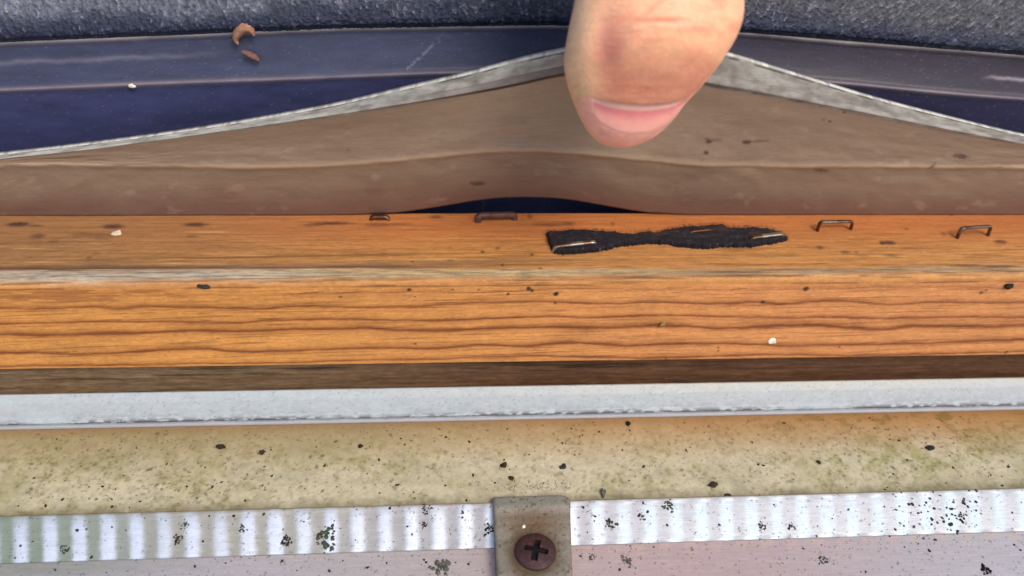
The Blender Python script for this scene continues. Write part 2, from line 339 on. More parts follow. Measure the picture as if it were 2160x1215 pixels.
# ------------------------------------------------------------------ white painted rail
ZS = -29.0                                # level of the cream sheet
YB = float(onz(1080., 889., ZS)[1])       # foot of the rail
def build_rail():
    X = xs(.2)
    def at(row, y): return float(ony(1080., float(row), y)[2])
    yt = -1.6; zt = at(815, yt)
    yl = YB + 1.0; zl = at(876, yl)
    pts = [(1.8, ZS - 2.0, 2), (1.8, zt - 4.2, .4), (.4, zt - 2.3, .2), (-.6, zt - 1.0, .2), (yt + .35, zt - .22, .1), (yt, zt, .2),
           (yt - 1.5, zt - 1.0, .2), (yl + .55, zl + .75, .15), (yl + .1, zl + .1, .08), (yl + .05, zl - .12, .08), (yl - .35, zl - .2, .08),
           (yl - .62, zl - .5, .08), (YB + .15, ZS + .25, .12), (YB + .4, ZS - .05, .4), (YB + .4, ZS - 2, 2), (1.8, ZS - 2)]
    prof = resample(pts, .2); nv, nx = len(prof), len(X)
    y, z = prof[:, 0:1], prof[:, 1:2]
    t = np.cumsum(np.r_[0, np.hypot(*np.diff(prof, axis=0).T)])[:, None]
    c = np.broadcast_to(lin(166, 175, 178), (nv, nx, 3)).copy() * (1 + .22 * (fbm(X[None] / .5, t / .4, 31)[..., None] - .5) + .14 * (fbm(X[None] / 2.5, t / 1.2, 32)[..., None] - .5))
    c = mix(c, lin(178, 180, 182), .22 * sst(.42, .7, fbm(X[None] / 5, t / 1.6, 1)))
    c = mix(c, lin(196, 182, 150), (.35 * sst(zt - 1.6, zt + .2, z + .7 * (fbm(X[None] / 6, t * 0, 3) - .5)) * sst(-60, 60, X)[None]) * (y < 1))
    # band of soot along the lower lip
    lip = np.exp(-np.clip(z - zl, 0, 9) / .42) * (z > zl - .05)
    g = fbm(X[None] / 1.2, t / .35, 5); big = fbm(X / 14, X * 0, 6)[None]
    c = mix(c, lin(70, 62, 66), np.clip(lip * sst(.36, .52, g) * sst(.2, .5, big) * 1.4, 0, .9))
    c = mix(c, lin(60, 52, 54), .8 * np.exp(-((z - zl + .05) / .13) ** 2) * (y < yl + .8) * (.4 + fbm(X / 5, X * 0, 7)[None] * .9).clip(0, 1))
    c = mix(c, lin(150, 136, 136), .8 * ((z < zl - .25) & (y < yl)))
    B = np.where((y < 1.0) & (z > zl - .2), t, 999)[:, 0]; t0, t1 = B.min(), B[B < 900].max()
    for k in range(1500):
        b = t0 + (t1 - t0) * (1 - rng.random() ** 1.3) if rng.random() < .6 else rng.uniform(t0, t1)
        splat(c, X, B, rng.uniform(-85, 100), b, rng.uniform(.08, .22), rng.uniform(.05, .11), lin(95, 92, 90), rng.uniform(.2, .7), rng.uniform(-.8, .8), .5)
    d = .07 * (fbm(X[None] / 3, t / 1.5, 9) - .5) - .06 * lip * (g - .3)
    o = grid('painted_rail', extrude(prof, X, d * (t < t[-1] - 6)), M['paint'], c, flip=True)
    tag(o, 'long white painted metal rail with a sooty lower lip in front of the wood', 'rail')
build_rail()

# ------------------------------------------------------------------ cream sheet
YS1 = float(onz(1080., 1062., ZS)[1])     # rear edge of the aluminium strip
def build_sheet():
    X = xs(.17, -97, 100)
    prof = resample([(YB + 1.5, ZS, .16), (YS1 + .05, ZS, 1), (YS1 + .05, ZS - .8, 4), (YB + 1.5, ZS - .8, 1), (YB + 1.5, ZS)], .16)
    nv, nx = len(prof), len(X); y, z = prof[:, 0:1], prof[:, 1:2]
    s = (YB - y)                           # distance from the rail
    n1 = fbm(X[None] / 9, y / 7, 1); n2 = fbm(X[None] / 2.2, y / 2.0, 2); n3 = fbm(X[None] / .7, y / .6, 3)
    c = mix(np.broadcast_to(lin(188, 181, 150), (nv, nx, 3)), lin(214, 204, 174), np.clip(1.5 * n2 - .3, 0, 1))
    left = 1 - sst(-75, -20, X)[None]; right = sst(10, 90, X)[None]
    # green algae film in cloudy patches, strongest at the left and right
    alg = sst(.48, .72, .55 * n1 + .45 * n2 + .12 * left + .10 * right - .02) * sst(1, 7, s)
    c = mix(c, lin(156, 150, 100), np.clip(.75 * alg * (.5 + n3), 0, 1))
    c = mix(c, lin(122, 116, 80), .6 * sst(.55, .72, n3) * sst(.5, .7, n2 + .12 * left + .1 * right))
    c = mix(c, lin(146, 144, 112), .16 + .22 * sst(.45, .7, fbm(X[None] / 14, y / 5, 55)))
    c = c * (1 + .34 * (fbm(X[None] / .45, y / .4, 14)[..., None] - .5)) * (1 - .16 * sst(.5, .7, fbm(X[None] / 1.3, y / 1.1, 15)))[..., None]
    c = mix(c, lin(128, 138, 76), .38 * np.exp(-((X[None] - 73) / 9) ** 2 - ((s - 11) / 4) ** 2) * sst(.4, .6, n2))
    # orange reflection of the wood, painted into the sheet colour below the rail
    wood_refl = 1 - sst(.5, 11.5 + 1.5 * (fbm(X[None] / 12, y * 0, 5) - .5), s + 2.2 * (n2 - .5))
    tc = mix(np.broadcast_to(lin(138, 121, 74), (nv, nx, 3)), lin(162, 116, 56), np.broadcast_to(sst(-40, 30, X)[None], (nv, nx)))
    c = mix(c, tc, np.clip(wood_refl * (.72 + .15 * right), 0, 1))
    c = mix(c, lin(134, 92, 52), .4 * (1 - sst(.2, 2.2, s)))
    c = mix(c, lin(112, 92, 40), .65 * wood_refl * right * sst(.55, .68, fbm(X[None] / 3, y / 2, 6)))
    # grimy line where the sheet meets the strip
    gr = sst(YB - YS1 - 2.8, YB - YS1 - .2, s + 1.6 * (n3 - .5))
    c = mix(c, lin(112, 106, 78), np.clip(gr * (.45 + .8 * (fbm(X[None] / 2, y * 0, 8) - .3)), 0, .85))
    B = np.where((s > .5) & (s < YB - YS1 + 1) & (np.arange(nv)[:, None] < nv * .8), y, 999)[:, 0]
    for k in range(3000):
        xk = rng.uniform(-86, 98); yk = YB - rng.uniform(.8, YB - YS1)
        if rng.random() > .35 + .5 * (abs(xk) / 80): continue
        r = rng.uniform(.06, .2) if rng.random() < .93 else rng.uniform(.18, .32)
        splat(c, X, B, xk, yk, r * rng.uniform(1, 1.8), r * .9, lin(78, 70, 46), rng.uniform(.25, .8), rng.uniform(0, 3), .5)
    d = np.where(np.arange(nv)[:, None] < nv * .7, .05 * (n2 - .5), 0)
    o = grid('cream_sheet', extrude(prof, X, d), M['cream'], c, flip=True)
    tag(o, 'cream painted metal sheet tinted orange and speckled with algae, below the white rail', 'metal sheet')
build_sheet()

# ------------------------------------------------------------------ aluminium strip with shallow added flutes
SL1 = .33; YS2 = YS1 - 8.5
for _ in range(12): YS2 = float(onz(1080., 1155., ZS + .4 - SL1 * (YS1 - YS2))[1])
ZF = ZS + .4 - SL1 * (YS1 - YS2)        # level of the fold
LAM = float(onz(242., 1140., ZF)[0] - onz(7., 1140., ZF)[0]) / 4
X0F = float(onz(242., 1140., ZF)[0])
def strip_base(y):
    y = np.minimum(np.asarray(y, float), YS1)
    return np.where(y > YS2, ZF + (y - YS2) * SL1, ZF - (YS2 - y) * .03)
def flute(x, y):
    w = sst(YS1 - .3, YS1 - 2.6, y) if False else (1 - sst(YS1 - 1.0, YS1 - .2, y))
    w = w * (1 - sst(-.6, .05, YS2 - y))
    return w * .035 * np.sin(2 * math.pi * (x - X0F) / LAM + 2.6)      # very shallow flutes, added to vary the reflection
def strip_z(x, y): return float(strip_base(y)) + float(flute(x, y))
def build_strip():
    X = xs(.19, -135, 135)
    yy = np.concatenate([np.arange(YS1, YS2 + .25, -.16), np.arange(YS2 + .25, YS2 - .25, -.05), np.arange(YS2 - .25, YS2 - 12, -.2), [YS2 - 16, YS2 - 22]])
    zz = strip_base(yy)
    prof = np.concatenate([[(YS1 + .02, ZS - .1)], np.stack([yy, zz], 1), [(YS2 - 22, zz[-1] - 1.2), (YS2, ZF - 1.2), (YS1 + .02, ZS - .85)], [(YS1 + .02, ZS - .1)]])
    nv, nx = len(prof), len(X); y = prof[:, 0:1]; z = prof[:, 1:2]
    topm = np.zeros((nv, 1)); topm[1:len(yy)] = 1
    P = extrude(prof, X)
    P[..., 2] += topm * (flute(X[None], y) + .015 * (fbm(X[None] / 12, y / 4, 3) - .5))
    # a scored line along the fold
    n1 = fbm(X[None] / 6, y / .25, 1); n2 = fbm(X[None] / 1.5, y / 1.5, 2); n4 = fbm(X[None] / .5, y / .3, 21)
    one = np.ones((nv, nx))
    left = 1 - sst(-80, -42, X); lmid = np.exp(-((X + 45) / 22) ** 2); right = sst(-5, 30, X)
    # reflected sky painted as pale bands over duller tones (garden green, grey, rosy)
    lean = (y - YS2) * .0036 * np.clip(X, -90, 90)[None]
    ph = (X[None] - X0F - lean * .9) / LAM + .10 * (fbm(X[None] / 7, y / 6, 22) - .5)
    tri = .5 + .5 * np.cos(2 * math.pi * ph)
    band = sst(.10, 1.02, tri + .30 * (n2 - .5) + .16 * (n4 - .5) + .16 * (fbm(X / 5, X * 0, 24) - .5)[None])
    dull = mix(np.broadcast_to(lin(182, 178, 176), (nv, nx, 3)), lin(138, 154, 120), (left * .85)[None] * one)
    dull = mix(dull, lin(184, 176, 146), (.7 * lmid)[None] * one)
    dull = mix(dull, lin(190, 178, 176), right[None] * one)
    sky_pale = mix(np.broadcast_to(lin(238, 244, 252), (nv, nx, 3)), lin(214, 230, 234), right[None] * one)
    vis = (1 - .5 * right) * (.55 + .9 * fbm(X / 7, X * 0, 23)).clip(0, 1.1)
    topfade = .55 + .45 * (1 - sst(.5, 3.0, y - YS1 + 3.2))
    c = mix(dull, sky_pale, np.clip(band * vis[None] * topfade + .10 + .30 * right[None], 0, 1))
    low = mix(np.broadcast_to(lin(218, 212, 208), (nv, nx, 3)), lin(220, 194, 186), np.exp(-((X - 30) / 35) ** 2)[None] * one)  # lower facet: rosy and green reflections painted into the metal colour
    low = mix(low, lin(150, 160, 138), (.6 * left)[None] * (1 - sst(1, 5, YS2 - y)))
    fold_glow = np.exp(-np.clip(YS2 - y, 0, 99) / 1.2) * sst(.35, .8, .5 + .5 * np.cos(2 * math.pi * (ph + .5)))
    low = mix(low, lin(240, 212, 190), np.clip(.7 * fold_glow * (.25 + .75 * right[None]), 0, 1))  # warm glow just below the fold, painted as pale spots
    c = np.where((y < YS2)[..., None], low, c)
    c = c * (1 + .14 * (n1[..., None] - .5) + .12 * (n4[..., None] - .5))
    c = mix(c, lin(96, 92, 84), .6 * np.exp(-((y - YS2) / .1) ** 2) * np.ones((1, nx)))
    c = mix(c, lin(150, 142, 120), .6 * (1 - sst(.1, .6, YS1 - y + .5 * (n2 - .5))))
    B = np.where(topm[:, 0] > 0, y[:, 0], 999)
    for k in range(1900):
        r = rng.uniform(.05, .13)
        xk = rng.uniform(-84, 96)
        if xk < -45 and rng.random() < .5: continue
        splat(c, X, B, xk, rng.uniform(YS2 - 10, YS1 - .1), r * rng.uniform(1, 2), r, lin(70, 66, 62), rng.uniform(.3, .85), rng.uniform(0, 3), .5)
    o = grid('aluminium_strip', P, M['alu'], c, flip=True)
    tag(o, 'brushed aluminium strip with a row of pale upright bands along the bottom of the view', 'metal strip')
build_strip()

# ------------------------------------------------------------------ clip and screw
ZC = ZS + 1.5
def build_clip():
    t = empty('metal_clip')
    pl, pr = onz(1043., 1110., ZC), onz(1211., 1106., ZC)
    x0, x1 = pl[0], pr[0]
    yb = float(onz(1120., 1046., ZC)[1])
    # profile from rear edge to the front: rear tongue, a low step, the flat with the screw
    prof = np.array([(yb, ZC - .05), (yb - .25, ZC + .12), (yb - 2.0, ZC + .05), (yb - 4.0, ZC - .28), (yb - 5.4, ZC - .5), (yb - 6.0, ZC - .45), (yb - 24, ZC - 1.0)])
    prof = resample([tuple(p) for p in prof], .16)
    X = np.linspace(x0, x1, 110); nv, nx = len(prof), len(X); y = prof[:, 0:1]
    P = extrude(prof, X)
    u = np.minimum(X - x0, x1 - X)
    P[..., 0] -= ((X - x0) / (x1 - x0))[None] * .085 * (yb - y)
    P[..., 2] -= (.25 * np.exp(-u / .25))[None]
    # rounded rear corners, the right one more so
    cr = np.clip(1.6 - (x1 - X), 0, 9) ** 2 * .35 + np.clip(.5 - (X - x0), 0, 9) ** 2 * .6
    P[..., 1] -= cr[None] * np.clip(1 - (yb - y) / 3, 0, 1)
    P[..., 2] += .06 * (fbm(X[None] / 1.5, y / 1.5, 3) - .5)
    sc = onz(1130., 1161., ZC)
    r = np.hypot(X[None] - sc[0], (y - sc[1]))
    n = fbm(X[None] / 1.2, y / 1.2, 5); n2 = fbm(X[None] / .5, y / .5, 6)
    c = np.broadcast_to(lin(158, 152, 136), (nv, nx, 3)) * (1 + .25 * (n[..., None] - .5))
    c = mix(c, lin(132, 134, 122), .85 * (1 - sst(1.2, 3.2, yb - y + .8 * (n - .5))) * np.ones((1, nx)))
    rust = np.exp(-((yb - y - 5.0) / 2.2) ** 2) * np.exp(-((X[None] - (x0 + x1) / 2 - .3) / 5) ** 2)
    c = mix(c, lin(132, 102, 58), np.clip(.9 * rust * (.55 + .7 * n), 0, .95))
    c = mix(c, lin(104, 80, 46), np.clip(1.05 * (1 - sst(3.2, 5.6, r + 1.2 * (n - .5))), 0, .9))
    c = mix(c, lin(105, 88, 78), .45 * np.exp(-((yb - y - 4.2) / 1.0) ** 2) * np.ones((1, nx)))
    c = c * (1 + .3 * (n2[..., None] - .5)); c = mix(c, lin(74, 64, 52), .7 * sst(.60, .72, n2)); c = mix(c, lin(96, 84, 66), .5 * (1 - sst(4.5, 8.5, r + 2.5 * (n - .5))))
    c = mix(c, lin(88, 84, 74), .6 * np.exp(-u / .3)[None] * np.ones((nv, 1)))
    top = grid('clip_plate', P, M['clip'], c, t, flip=True)
    # give the plate thickness: underside and side walls
    Pb = P.copy(); Pb[..., 2] = np.minimum(P[..., 2] - .8, np.minimum(ZC - 1.0, strip_base(P[..., 1]) - .3)); 
    rim = np.concatenate([P[:, 0], P[-1, 1:], P[::-1, -1][1:], P[0, ::-1][1:-1]]); rimb = np.concatenate([Pb[:, 0], Pb[-1, 1:], Pb[::-1, -1][1:], Pb[0, ::-1][1:-1]])
    grid('clip_edge', np.stack([rim, rimb]), M['clip'], np.broadcast_to(lin(92, 90, 80), (2, len(rim), 3)), t, loop_u=True)
    tag(t, 'dull grey metal clip with rust stain overlapping the aluminium strip', 'clip')
    # ---- rusty cross head screw
    s = empty('rusty_screw'); zc = ZC - .38
    cx, cy = sc[0], sc[1]
    R_ = abs(onz(1174., 1161., ZC)[0] - onz(1087., 1161., ZC)[0]) / 2
    rr = np.concatenate([np.linspace(0.02, R_ * .98, 60), [R_, R_ * 1.005, R_ * .99]]); aa = np.linspace(0, 2 * math.pi, 220, endpoint=False)
    RR, AA = np.meshgrid(rr, aa, indexing='ij')
    xx, yy = RR * np.cos(AA), RR * np.sin(AA)
    h = .95 - .75 * (RR / R_) ** 2.6
    h[-2] = .05; h[-1] = -.5
    rot = math.radians(15); u = xx * math.cos(rot) - yy * math.sin(rot); v = xx * math.sin(rot) + yy * math.cos(rot)
    wn_ = fbm(xx * 1.2 + 5, yy * 1.2, 3)
    def arm(p, q): return (1 - sst(.42, .56, np.abs(q) + .14 * (wn_ - .5))) * (1 - sst(R_ * .52, R_ * .62, np.abs(p)))
    slot = np.maximum(arm(u, v), arm(v, u))
    deep = slot
    h = h - deep * .8 + .12 * (fbm(xx * .8, yy * .8, 8) - .5)
    P = np.stack([cx + xx, cy + yy, zc + h], -1)
    c = mix(np.broadcast_to(lin(74, 47, 44), P.shape), lin(56, 38, 46), np.clip(1.6 * fbm(xx * .7 + 3, yy * .7, 9) - .3, 0, 1))
    c = mix(c, lin(92, 52, 36), .6 * sst(.5, .75, fbm(xx * 1.1, yy * 1.1 + 9, 10)))
    c = mix(c, lin(16, 8, 8), np.clip(1.2 * slot, 0, 1))
    c = mix(c, lin(60, 34, 26), .6 * sst(R_ * .85, R_, RR))
    hd = grid('screw_head', P, M['rust'], c, s, loop_u=True)
    # shank below
    a = np.linspace(0, 2 * math.pi, 20, endpoint=False)
    Q = np.stack([np.stack([cx + 1.6 * np.cos(a), cy + 1.6 * np.sin(a), np.full(20, zz)], -1) for zz in (zc + .1, zc - 5, zc - 9)])
    grid('screw_shank', Q, M['rust'], np.broadcast_to(lin(90, 60, 50), Q.shape), s, loop_u=True, flip=True)
    tag(s, 'dark rusted cross head screw fixed through the grey metal clip', 'screw')
build_clip()

# ------------------------------------------------------------------ lifted rubber flap
PXG = np.concatenate([np.linspace(-560, -40, 60)[:-1], np.linspace(-40, 2200, 900), np.linspace(2200, 2700, 60)[1:]])
YF = 19.6
def build_flap():
    px = PXG
    bot = smooth_curve([(-560,455),(0,455),(500,454),(760,452),(840,448),(900,440),(950,432),(1000,424),(1050,418),(1100,416),(1150,417),(1200,421),(1250,429),(1300,438),(1350,446),(1410,451),(1700,453),(2160,453),(2700,453)], px)
    cre = smooth_curve([(-560,350),(0,347),(300,349),(600,349),(720,345),(850,334),(950,325),(1050,318),(1120,317),(1200,319),(1350,334),(1450,344),(1560,348),(1800,349),(2160,353),(2700,358)], px)
    inn = smooth_curve([(-560,400),(-250,366),(0,336),(180,317),(360,293),(540,268),(720,242),(850,222),(947,206),(1070,184),(1193,158),(1300,146),(1400,152),(1489,180),(1576,195),(1705,219),(1818,240),(2008,277),(2160,305),(2400,335),(2700,365)], px)
    out = smooth_curve([(-560,392),(-250,356),(0,326),(180,305),(360,281),(540,252),(720,218),(850,187),(985,155),(1090,127),(1189,105),(1280,90),(1370,88),(1450,96),(1531,113),(1629,142),(1720,170),(1818,200),(2008,250),(2160,286),(2400,323),(2700,358)], px)
    cre = np.maximum(cre, inn + 14)
    xw = ony(px, bot, YF)[:, 0]
    lean = 6.5 * np.exp(-((xw - 12) / 42) ** 2)
    def rail(rows, dy):
        return ony(px, rows, 0.0) if False else np.array([CAM + ray(p, r) * ((YF + d - CAM[1]) / ray(p, r)[1]) for p, r, d in zip(px, rows, np.broadcast_to(dy, px.shape))])
    B = rail(bot, 0); Cc = rail(cre, -lean * .35); I = rail(inn, -lean); O = rail(out, -lean * .9 + .35)
    B[:, 2] = np.maximum(B[:, 2], .06)
    rows = []; kind = []
    n1, n2, n3 = 34, 44, 26
    for k in range(n1): t = k / n1; rows.append(B * (1 - t) + Cc * t); kind.append((0, t))
    for k in range(n2): t = k / n2; rows.append(Cc * (1 - t) + I * t); kind.append((1, t))
    for k in range(n3 + 1): t = k / n3; rows.append(I * (1 - t) + O * t); kind.append((2, t))
    G = np.array(rows); K = np.array(kind); nv = len(G); nx = len(px)
    reg = K[:, 0][:, None]; t = K[:, 1][:, None]
    # forward relief: soft crease, rolled hem
    hem = np.linalg.norm(O - I, axis=1)
    fwd = np.zeros((nv, nx))
    dc = np.where(reg == 0, (1 - t) * np.linalg.norm(Cc - B, axis=1)[None], np.where(reg == 1, t * np.linalg.norm(I - Cc, axis=1)[None], 99))
    fwd += .24 * np.exp(-(dc / .65) ** 2)
    fwd += (reg == 0) * -.25 * np.sin(math.pi * t)
    fwd += (reg == 1) * -.9 * np.sin(math.pi * t) * np.clip(np.linalg.norm(I - Cc, axis=1)[None] / 20, 0, 1)
    hr = np.where(reg == 2, t, 0)
    prof = np.where(hr < .34, .50 * sst(0, .10, hr), .50 + (.42 * hem[None] * .5) * np.sin(np.clip((hr - .34) / .66, 0, 1) * math.pi * .5) * 0.4)
    fwd += (reg == 2) * np.where(hr > 0, prof, 0) * np.clip(hem[None] / 2.5, .25, 1.2)
    fwd += (reg < 2) * 1.1 * (fbm(xw[None] / 16, np.arange(nv)[:, None] / 22., 23) - .5) * np.sin(math.pi * np.clip(np.where(reg == 0, t * .5, .5 + t * .5), 0, 1))
    fwd += .07 * (fbm(xw[None] / 8, np.arange(nv)[:, None] / 12., 3) - .5)
    G = G.copy(); G[..., 1] -= fwd; G[..., 2] += (reg == 2) * fwd * .4
    # colour of the rubber: warm grey, dust in faint horizontal wipes
    vv = np.cumsum(np.r_[0, np.linalg.norm(np.diff(G[:, nx // 2], axis=0), axis=1)])[:, None]
    c = mix(np.broadcast_to(lin(130, 108, 90), (nv, nx, 3)), lin(158, 138, 118), np.exp(-((xw - 8) / 26) ** 2)[None] * (reg > 0) * (.4 + .6 * t)).copy()  # paler peak painted in against the thumb's shade
    c = c * (1 + .16 * (fbm(xw[None] / 18, vv / 1.2, 5)[..., None] - .5) + .16 * (fbm(xw[None] / 6, vv / 4, 6)[..., None] - .5))
    c = mix(c, lin(94, 62, 52), .8 * (reg == 0) * (1 - sst(0, .75, t + .3 * (fbm(xw[None] / 9, t * 2, 15) - .5))))  # darker, redder foot: shade and wood bounce painted in
    c = mix(c, lin(166, 138, 112), .8 * np.exp(-(dc / .45) ** 2))
    c = mix(c, lin(170, 150, 128), .18 * sst(.66, .8, fbm(xw[None] / 3, vv / 1.6, 8)) * (reg < 2))
    hc = mix(np.broadcast_to(lin(170, 168, 160), (nv, nx, 3)), lin(104, 97, 92), np.clip(1.6 * fbm(xw[None] / 3.0, hr * 3.5, 9) - .45, 0, 1))
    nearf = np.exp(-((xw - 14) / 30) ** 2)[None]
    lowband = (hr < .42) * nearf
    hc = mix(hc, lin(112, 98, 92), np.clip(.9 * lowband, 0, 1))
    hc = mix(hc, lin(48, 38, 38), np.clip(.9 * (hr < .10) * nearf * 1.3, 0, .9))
    hc = mix(hc, lin(70, 66, 66), .8 * ((hr > .86) & (hr < .95)) * sst(.3, .6, fbm(xw / 3, xw * 0, 12))[None])
    hc = mix(hc, lin(204, 200, 190), (.9 * (hr >= .95) * (.3 + 1.0 * sst(.35, .6, fbm(xw / .9, xw * 0, 33)))[None]).clip(0, 1))  # dotted highlight on the hem's top edge, painted in
    hc = hc * (1 + .3 * (fbm(xw[None] / .8, hr * 6, 13)[..., None] - .5))
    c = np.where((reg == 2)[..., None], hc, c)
    # smudges (photo px, py, rx, ry, strength)
    prj_rows = np.concatenate([np.array([bot * (1 - k / n1) + cre * (k / n1) for k in range(n1)]), np.array([cre * (1 - k / n2) + inn * (k / n2) for k in range(n2)]), np.array([inn * (1 - k / n3) + out * (k / n3) for k in range(n3 + 1)])])
    def smudge(sx, sy, rx, ry, colr, f, rot=0.):
        dx = px[None] - sx; dy = prj_rows - sy
        u = dx * math.cos(rot) + dy * math.sin(rot); v = -dx * math.sin(rot) + dy * math.cos(rot)
        d = np.sqrt((u / rx) ** 2 + (v / ry) ** 2)
        return mix(c, colr, f * (1 - sst(.4, 1.3, d + .5 * (vn(px[None] / 4., prj_rows / 3., 4) - .5))))
    for a in [(1008,387,17,5,.75,0),(1496,298,9,6,.85,.4),(1512,297,18,5,.3,0),(1577,301,10,5,.85,0),(1602,299,26,3,.5,-.05),(1490,322,7,5,.85,0),(2028,330,18,5,.8,.1),(1733,359,18,5,.6,.1),(1966,349,12,3,.55,-.7),(1752,257,5,3,.7,0),(1781,237,4,3,.7,0),(1738,253,4,3,.5,0),(790,404,26,10,.25,0),(735,317,6,4,.3,0),(2110,352,6,3,.3,0)]:
        c = smudge(a[0], a[1], a[2], a[3], lin(58, 36, 30), a[4], a[5])
    for a in [(62,380,14,8,.4,0),(790,373,10,8,.4,0),(1690,325,14,6,.25,.4),(1913,340,8,5,.5,0),(955,352,8,6,.3,0),(275,408,12,8,.3,0),(920,300,9,6,.25,0),(1180,227,24,4,.3,.1),(610,318,10,6,.25,0),(1920,285,10,4,.3,0)]:
        c = smudge(a[0], a[1], a[2], a[3], lin(176, 156, 134), .6 * a[4], a[5])
    # close the solid: back face one millimetre behind
    back = G[::-1].copy(); back[..., 1] += 1.1
    ful = np.concatenate([G, back]); cf = np.concatenate([c, c[::-1] * .8])
    o = grid('rubber_flap', ful, M['flap'], cf, loop_v=True, flip=False)
    tag(o, 'grey brown rubber seal strip pulled up into a peak under the thumb', 'rubber seal')
build_flap()

# ------------------------------------------------------------------ dark plastic profile behind the flap
def rail3(px, rows, y):
    d = ray(px, rows); return CAM + d * ((y - CAM[1]) / d[:, 1])[:, None]
R1 = [(-560,116),(0,91),(360,76),(720,61),(985,57),(1189,55),(1370,59),(1565,70),(1781,89),(2008,106),(2160,118),(2700,163)]
R2 = [(-560,214),(0,191),(360,176),(643,166),(985,154),(1200,152),(1500,158),(1769,176),(1970,195),(2160,210),(2700,250)]
FB = [(-560,108),(0,82),(360,67),(720,54),(985,49),(1189,47),(1370,51),(1565,62),(1781,77),(2008,97),(2160,110),(2700,156)]
def build_profile():
    px = PXG
    r1 = smooth_curve(R1, px); r2 = smooth_curve(R2, px); r0 = smooth_curve(FB, px) - 22
    A = rail3(px, r0, 35.2); T = rail3(px, r1, 33.2); Mi = rail3(px, r2, 30.4); Lo = rail3(px, r2 + 150, 31.6); Lo[:, 2] = np.minimum(Lo[:, 2], 8)
    Bt = Lo.copy(); Bt[:, 2] = -12
    rows = []; tt = []
    for P, Q, n, k in ((A, T, 14, 0), (T, Mi, 60, 1), (Mi, Lo, 60, 2), (Lo, Bt, 10, 3)):
        for i in range(n): rows.append(P * (1 - i / n) + Q * (i / n)); tt.append((k, i / n))
    rows.append(Bt); tt.append((3, 1.))
    G = np.array(rows); K = np.array(tt); nv, nx = G.shape[:2]; x = G[..., 0]
    reg, t = K[:, 0][:, None], K[:, 1][:, None]
    L1 = np.linalg.norm(T - Mi, axis=1)[None]; L2 = np.linalg.norm(Mi - Lo, axis=1)[None]
    d1 = np.where(reg == 0, (1 - t) * 3, np.where(reg == 1, t * L1, 99)); d2 = np.where(reg == 1, (1 - t) * L1, np.where(reg == 2, t * L2, 99))
    bead = .42 * np.exp(-(d1 / .5) ** 2) + .5 * np.exp(-(d2 / .6) ** 2)
    bead += (reg == 1) * -.35 * np.sin(math.pi * t)
    G[..., 1] -= bead * .8 + .1 * (fbm(x / 15, t * 3 + reg * 5, 4) - .5); G[..., 2] += bead * .5
    # a shallow step along the middle of the upper band
    c = np.broadcast_to(lin(58, 62, 86), (nv, nx, 3)).copy()
    c = mix(c, lin(48, 40, 54), np.clip(.95 * sst(15, 55, x), 0, 1))
    c = mix(c, lin(62, 66, 102), (reg >= 2) * .9 * (1 - .5 * sst(30, 70, x)) * np.ones((1, nx)))  # bluer lower band: sky reflection painted into the plastic
    c = c * (1 + .5 * (fbm(x / 14, t * 4 + reg * 7, 6)[..., None] - .5) + .25 * (fbm(x / 3, t * 14 + reg * 7, 16)[..., None] - .5))
    c = mix(c, lin(110, 104, 108), .6 * sst(.74, .82, fbm(x / .6, t * 45 + reg * 50, 18)))
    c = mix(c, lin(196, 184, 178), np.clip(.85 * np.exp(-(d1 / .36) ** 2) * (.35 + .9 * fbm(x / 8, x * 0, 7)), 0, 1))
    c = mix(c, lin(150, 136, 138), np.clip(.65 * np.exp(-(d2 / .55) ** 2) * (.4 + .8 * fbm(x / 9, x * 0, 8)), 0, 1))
    # tide mark of dust on the upper band, left and far right
    tm = .40 + .12 * (fbm(x / 5, x * 0, 9) - .5)
    w = np.exp(-((t - tm) / .05) ** 2) * (reg == 1) * (1 - sst(-68, -45, x))
    c = mix(c, lin(110, 108, 120), np.clip(.7 * w * (.3 + fbm(x / 3, t * 20, 29)), 0, 1))
    w = np.exp(-((t - (.55 + .1 * (fbm(x / 2.5, x * 0, 10) - .5))) / .04) ** 2) * (reg == 1) * sst(92, 97, x)
    c = mix(c, lin(150, 140, 146), np.clip(.8 * w, 0, 1))
    # long pale scratch left of the thumb
    xs0, xs1 = rail3(np.array([858.]), np.array([143.]), 31)[0, 0], rail3(np.array([940.]), np.array([74.]), 33)[0, 0]
    s = (x - xs0) / (xs1 - xs0); w = np.exp(-(((1 - t) - (.12 + .75 * s) - .08 * (fbm(x / 1.2, t * 6, 14) - .5)) / .05) ** 2) * (reg == 1) * (s > 0) * (s < 1) * sst(.4, .6, fbm(x / 1.0, t * 9, 15))
    c = mix(c, lin(120, 120, 140), np.clip(.7 * w, 0, 1))
    back = G[::-1].copy(); back[..., 1] += 2.0
    o = grid('plastic_profile', np.concatenate([G, back]), M['vinyl'], np.concatenate([c, c[::-1]]), loop_v=True, flip=True)
    tag(o, 'dark violet ribbed plastic profile running behind the lifted rubber', 'plastic profile')
    return G, (r1, r2)
PG, _ = build_profile()

# floor of the dark channel between the batten and the profile
o = slab('channel_floor', -185, 185, YR + .3, 33, -14, -9, material('dark channel', rough=.7, base=(.012, .012, .018), colnoise=[((800, 800, 800), .3)])); tag(o, kind='structure')

